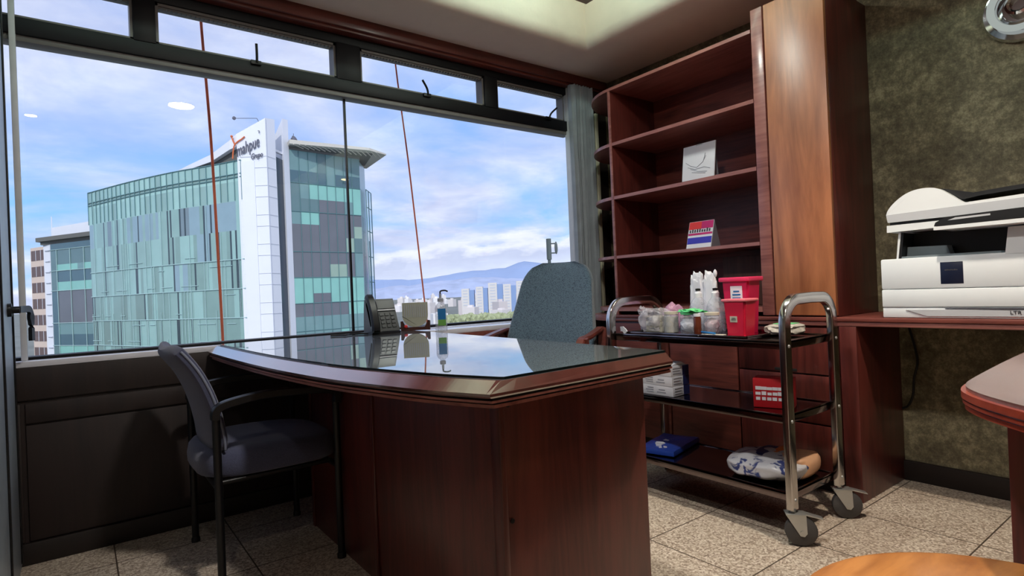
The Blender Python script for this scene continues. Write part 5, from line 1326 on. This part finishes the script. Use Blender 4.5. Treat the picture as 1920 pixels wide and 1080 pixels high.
# ------------------------------------------------------------------ sky
w = bpy.data.worlds.new('sky'); scene.world = w; w.use_nodes = True; nt = w.node_tree; nt.nodes.clear()
wo = N(nt, 'ShaderNodeOutputWorld'); bg = N(nt, 'ShaderNodeBackground'); nt.links.new(bg.outputs[0], wo.inputs[0])
tcn = N(nt, 'ShaderNodeTexCoord'); sp = N(nt, 'ShaderNodeSeparateXYZ'); nt.links.new(tcn.outputs['Generated'], sp.inputs[0])
def M(op, a, b_=None, c_=None, clamp=False):
    n = N(nt, 'ShaderNodeMath', operation=op, use_clamp=clamp)
    for i, v in enumerate((a, b_, c_)):
        if v is None: continue
        if isinstance(v, (int, float)): n.inputs[i].default_value = v
        else: nt.links.new(v, n.inputs[i])
    return n.outputs[0]
Zc = M('MAXIMUM', sp.outputs[2], 0.0)
den = M('ADD', Zc, 0.16)
cx_ = M('DIVIDE', sp.outputs[0], den); cy_ = M('DIVIDE', sp.outputs[1], den)
cv = N(nt, 'ShaderNodeCombineXYZ'); nt.links.new(cx_, cv.inputs[0]); nt.links.new(cy_, cv.inputs[1]); cv.inputs[2].default_value = 0.3
def noise(vec, scale, detail=6, rough=0.55, dist=0.0):
    n = N(nt, 'ShaderNodeTexNoise'); n.inputs['Scale'].default_value = scale; n.inputs['Detail'].default_value = detail; n.inputs['Roughness'].default_value = rough; n.inputs['Distortion'].default_value = dist
    nt.links.new(vec, n.inputs['Vector']); return n.outputs[0]
def ramp(v, stops):
    r = N(nt, 'ShaderNodeValToRGB'); e = r.color_ramp.elements
    e[0].position, e[0].color = stops[0]; e[1].position, e[1].color = stops[-1]
    for p_, c_ in stops[1:-1]: x = e.new(p_); x.color = c_
    nt.links.new(v, r.inputs[0]); return r.outputs[0]
def mixc(f, a, b_):
    n = N(nt, 'ShaderNodeMix', data_type='RGBA')
    for i, v in ((0, f), (6, a), (7, b_)):
        if isinstance(v, (float, int)): n.inputs[i].default_value = v
        elif isinstance(v, tuple): n.inputs[i].default_value = v
        else: nt.links.new(v, n.inputs[i])
    return n.outputs[2]
blue = ramp(Zc, [(0.0, col(180, 212, 252)), (0.13, col(140, 198, 254)), (0.24, col(146, 186, 248)), (0.5, col(130, 172, 242)), (1.0, col(110, 150, 225))])
n1 = noise(cv.outputs[0], 0.85, 7, 0.55, 0.6); n2 = noise(cv.outputs[0], 2.3, 6, 0.6, 0.2)
# more cloud with height
hi = M('MULTIPLY_ADD', Zc, 0.42, -0.055)
cm = M('ADD', M('MULTIPLY_ADD', n2, 0.28, n1), hi)
cf = ramp(cm, [(0.50, (0, 0, 0, 1)), (0.76, (1, 1, 1, 1))])
cc = ramp(n2, [(0.30, col(184, 194, 230)), (0.50, col(202, 212, 242)), (0.72, col(226, 234, 254))])
sky = mixc(cf, blue, cc)
# low cumulus bank close to the horizon, higher toward +X
az_ = M('ARCTAN2', sp.outputs[0], sp.outputs[1])                 # 0 along +Y, grows toward +X
av = N(nt, 'ShaderNodeCombineXYZ'); nt.links.new(az_, av.inputs[0]); nt.links.new(M('MULTIPLY', sp.outputs[2], 2.6), av.inputs[1])
n3 = noise(av.outputs[0], 6.5, 8, 0.6, 0.15); n4 = noise(av.outputs[0], 16, 5, 0.6)
lim = M('MULTIPLY_ADD', az_, 0.085, 0.036)                          # top of the bank, as sine of elevation
top_ = M('SUBTRACT', M('MULTIPLY_ADD', M('SUBTRACT', n3, 0.5), 0.10, lim), sp.outputs[2])
bf = M('MULTIPLY_ADD', top_, 90.0, 0.3, True)
depth_ = M('ADD', M('MULTIPLY', top_, 17.0), M('MULTIPLY_ADD', n4, 0.5, -0.25), None, True)
bc_ = ramp(depth_, [(0.0, col(244, 247, 255)), (0.22, col(226, 232, 250)), (0.42, col(196, 206, 236)), (0.75, col(206, 216, 244)), (1.0, col(216, 226, 250))])
sky = mixc(bf, sky, bc_)
low = ramp(sp.outputs[2], [(0.47, col(150, 150, 145)), (0.5, (1, 1, 1, 1))])
nt.links.new(sky, bg.inputs[0]); bg.inputs[1].default_value = 1.22
light('sun', 'SUN', (0, -20, 40), 2.3, (1.0, 0.97, 0.92), 0.02, rot=Vector((0.50, 0.70, -0.52)).to_track_quat('-Z', 'Y').to_euler())

# ------------------------------------------------------------------ camera
cam = bpy.data.cameras.new('camera'); co = bpy.data.objects.new('camera', cam); C.objects.link(co)
cam.sensor_width = 36.0; cam.lens = 1083.242 / 1920 * 36.0; cam.clip_start = 0.02; cam.clip_end = 20000
yaw, pitch, roll = math.radians(53.06699), math.radians(0.21545694), math.radians(-2.44058502)
Xc = Vector((math.sin(yaw), 0, math.cos(yaw))); Yc = Vector((-math.cos(yaw), 0, math.sin(yaw))); Zc_ = Vector((0, -1, 0))
def RX(v): return Vector((v.x, math.cos(pitch) * v.y + math.sin(pitch) * v.z, -math.sin(pitch) * v.y + math.cos(pitch) * v.z))
def RZ(v): return Vector((math.cos(roll) * v.x - math.sin(roll) * v.y, math.sin(roll) * v.x + math.cos(roll) * v.y, v.z))
ax, ay, az2 = (RZ(RX(v)) for v in (Xc, Yc, Zc_))                    # world axes in camera space (x right, y down, z forward)
right = Vector((ax.x, ay.x, az2.x)); up = -Vector((ax.y, ay.y, az2.y)); back = -Vector((ax.z, ay.z, az2.z))
mw = Matrix((right, up, back)).transposed().to_4x4(); mw.translation = Vector((0, 0, 1.0)); co.matrix_world = mw
scene.camera = co
scene.view_settings.view_transform = 'Standard'; scene.view_settings.look = 'None'; scene.view_settings.gamma = 1.0
scene.view_settings.use_curve_mapping = False; scene.view_settings.exposure = 0.0
scene.cycles.use_denoising = True
scene.cycles.max_bounces = 10; scene.cycles.diffuse_bounces = 5; scene.cycles.transparent_max_bounces = 24; scene.cycles.caustics_reflective = False; scene.cycles.caustics_refractive = False
scene.cycles.sample_clamp_indirect = 6.0
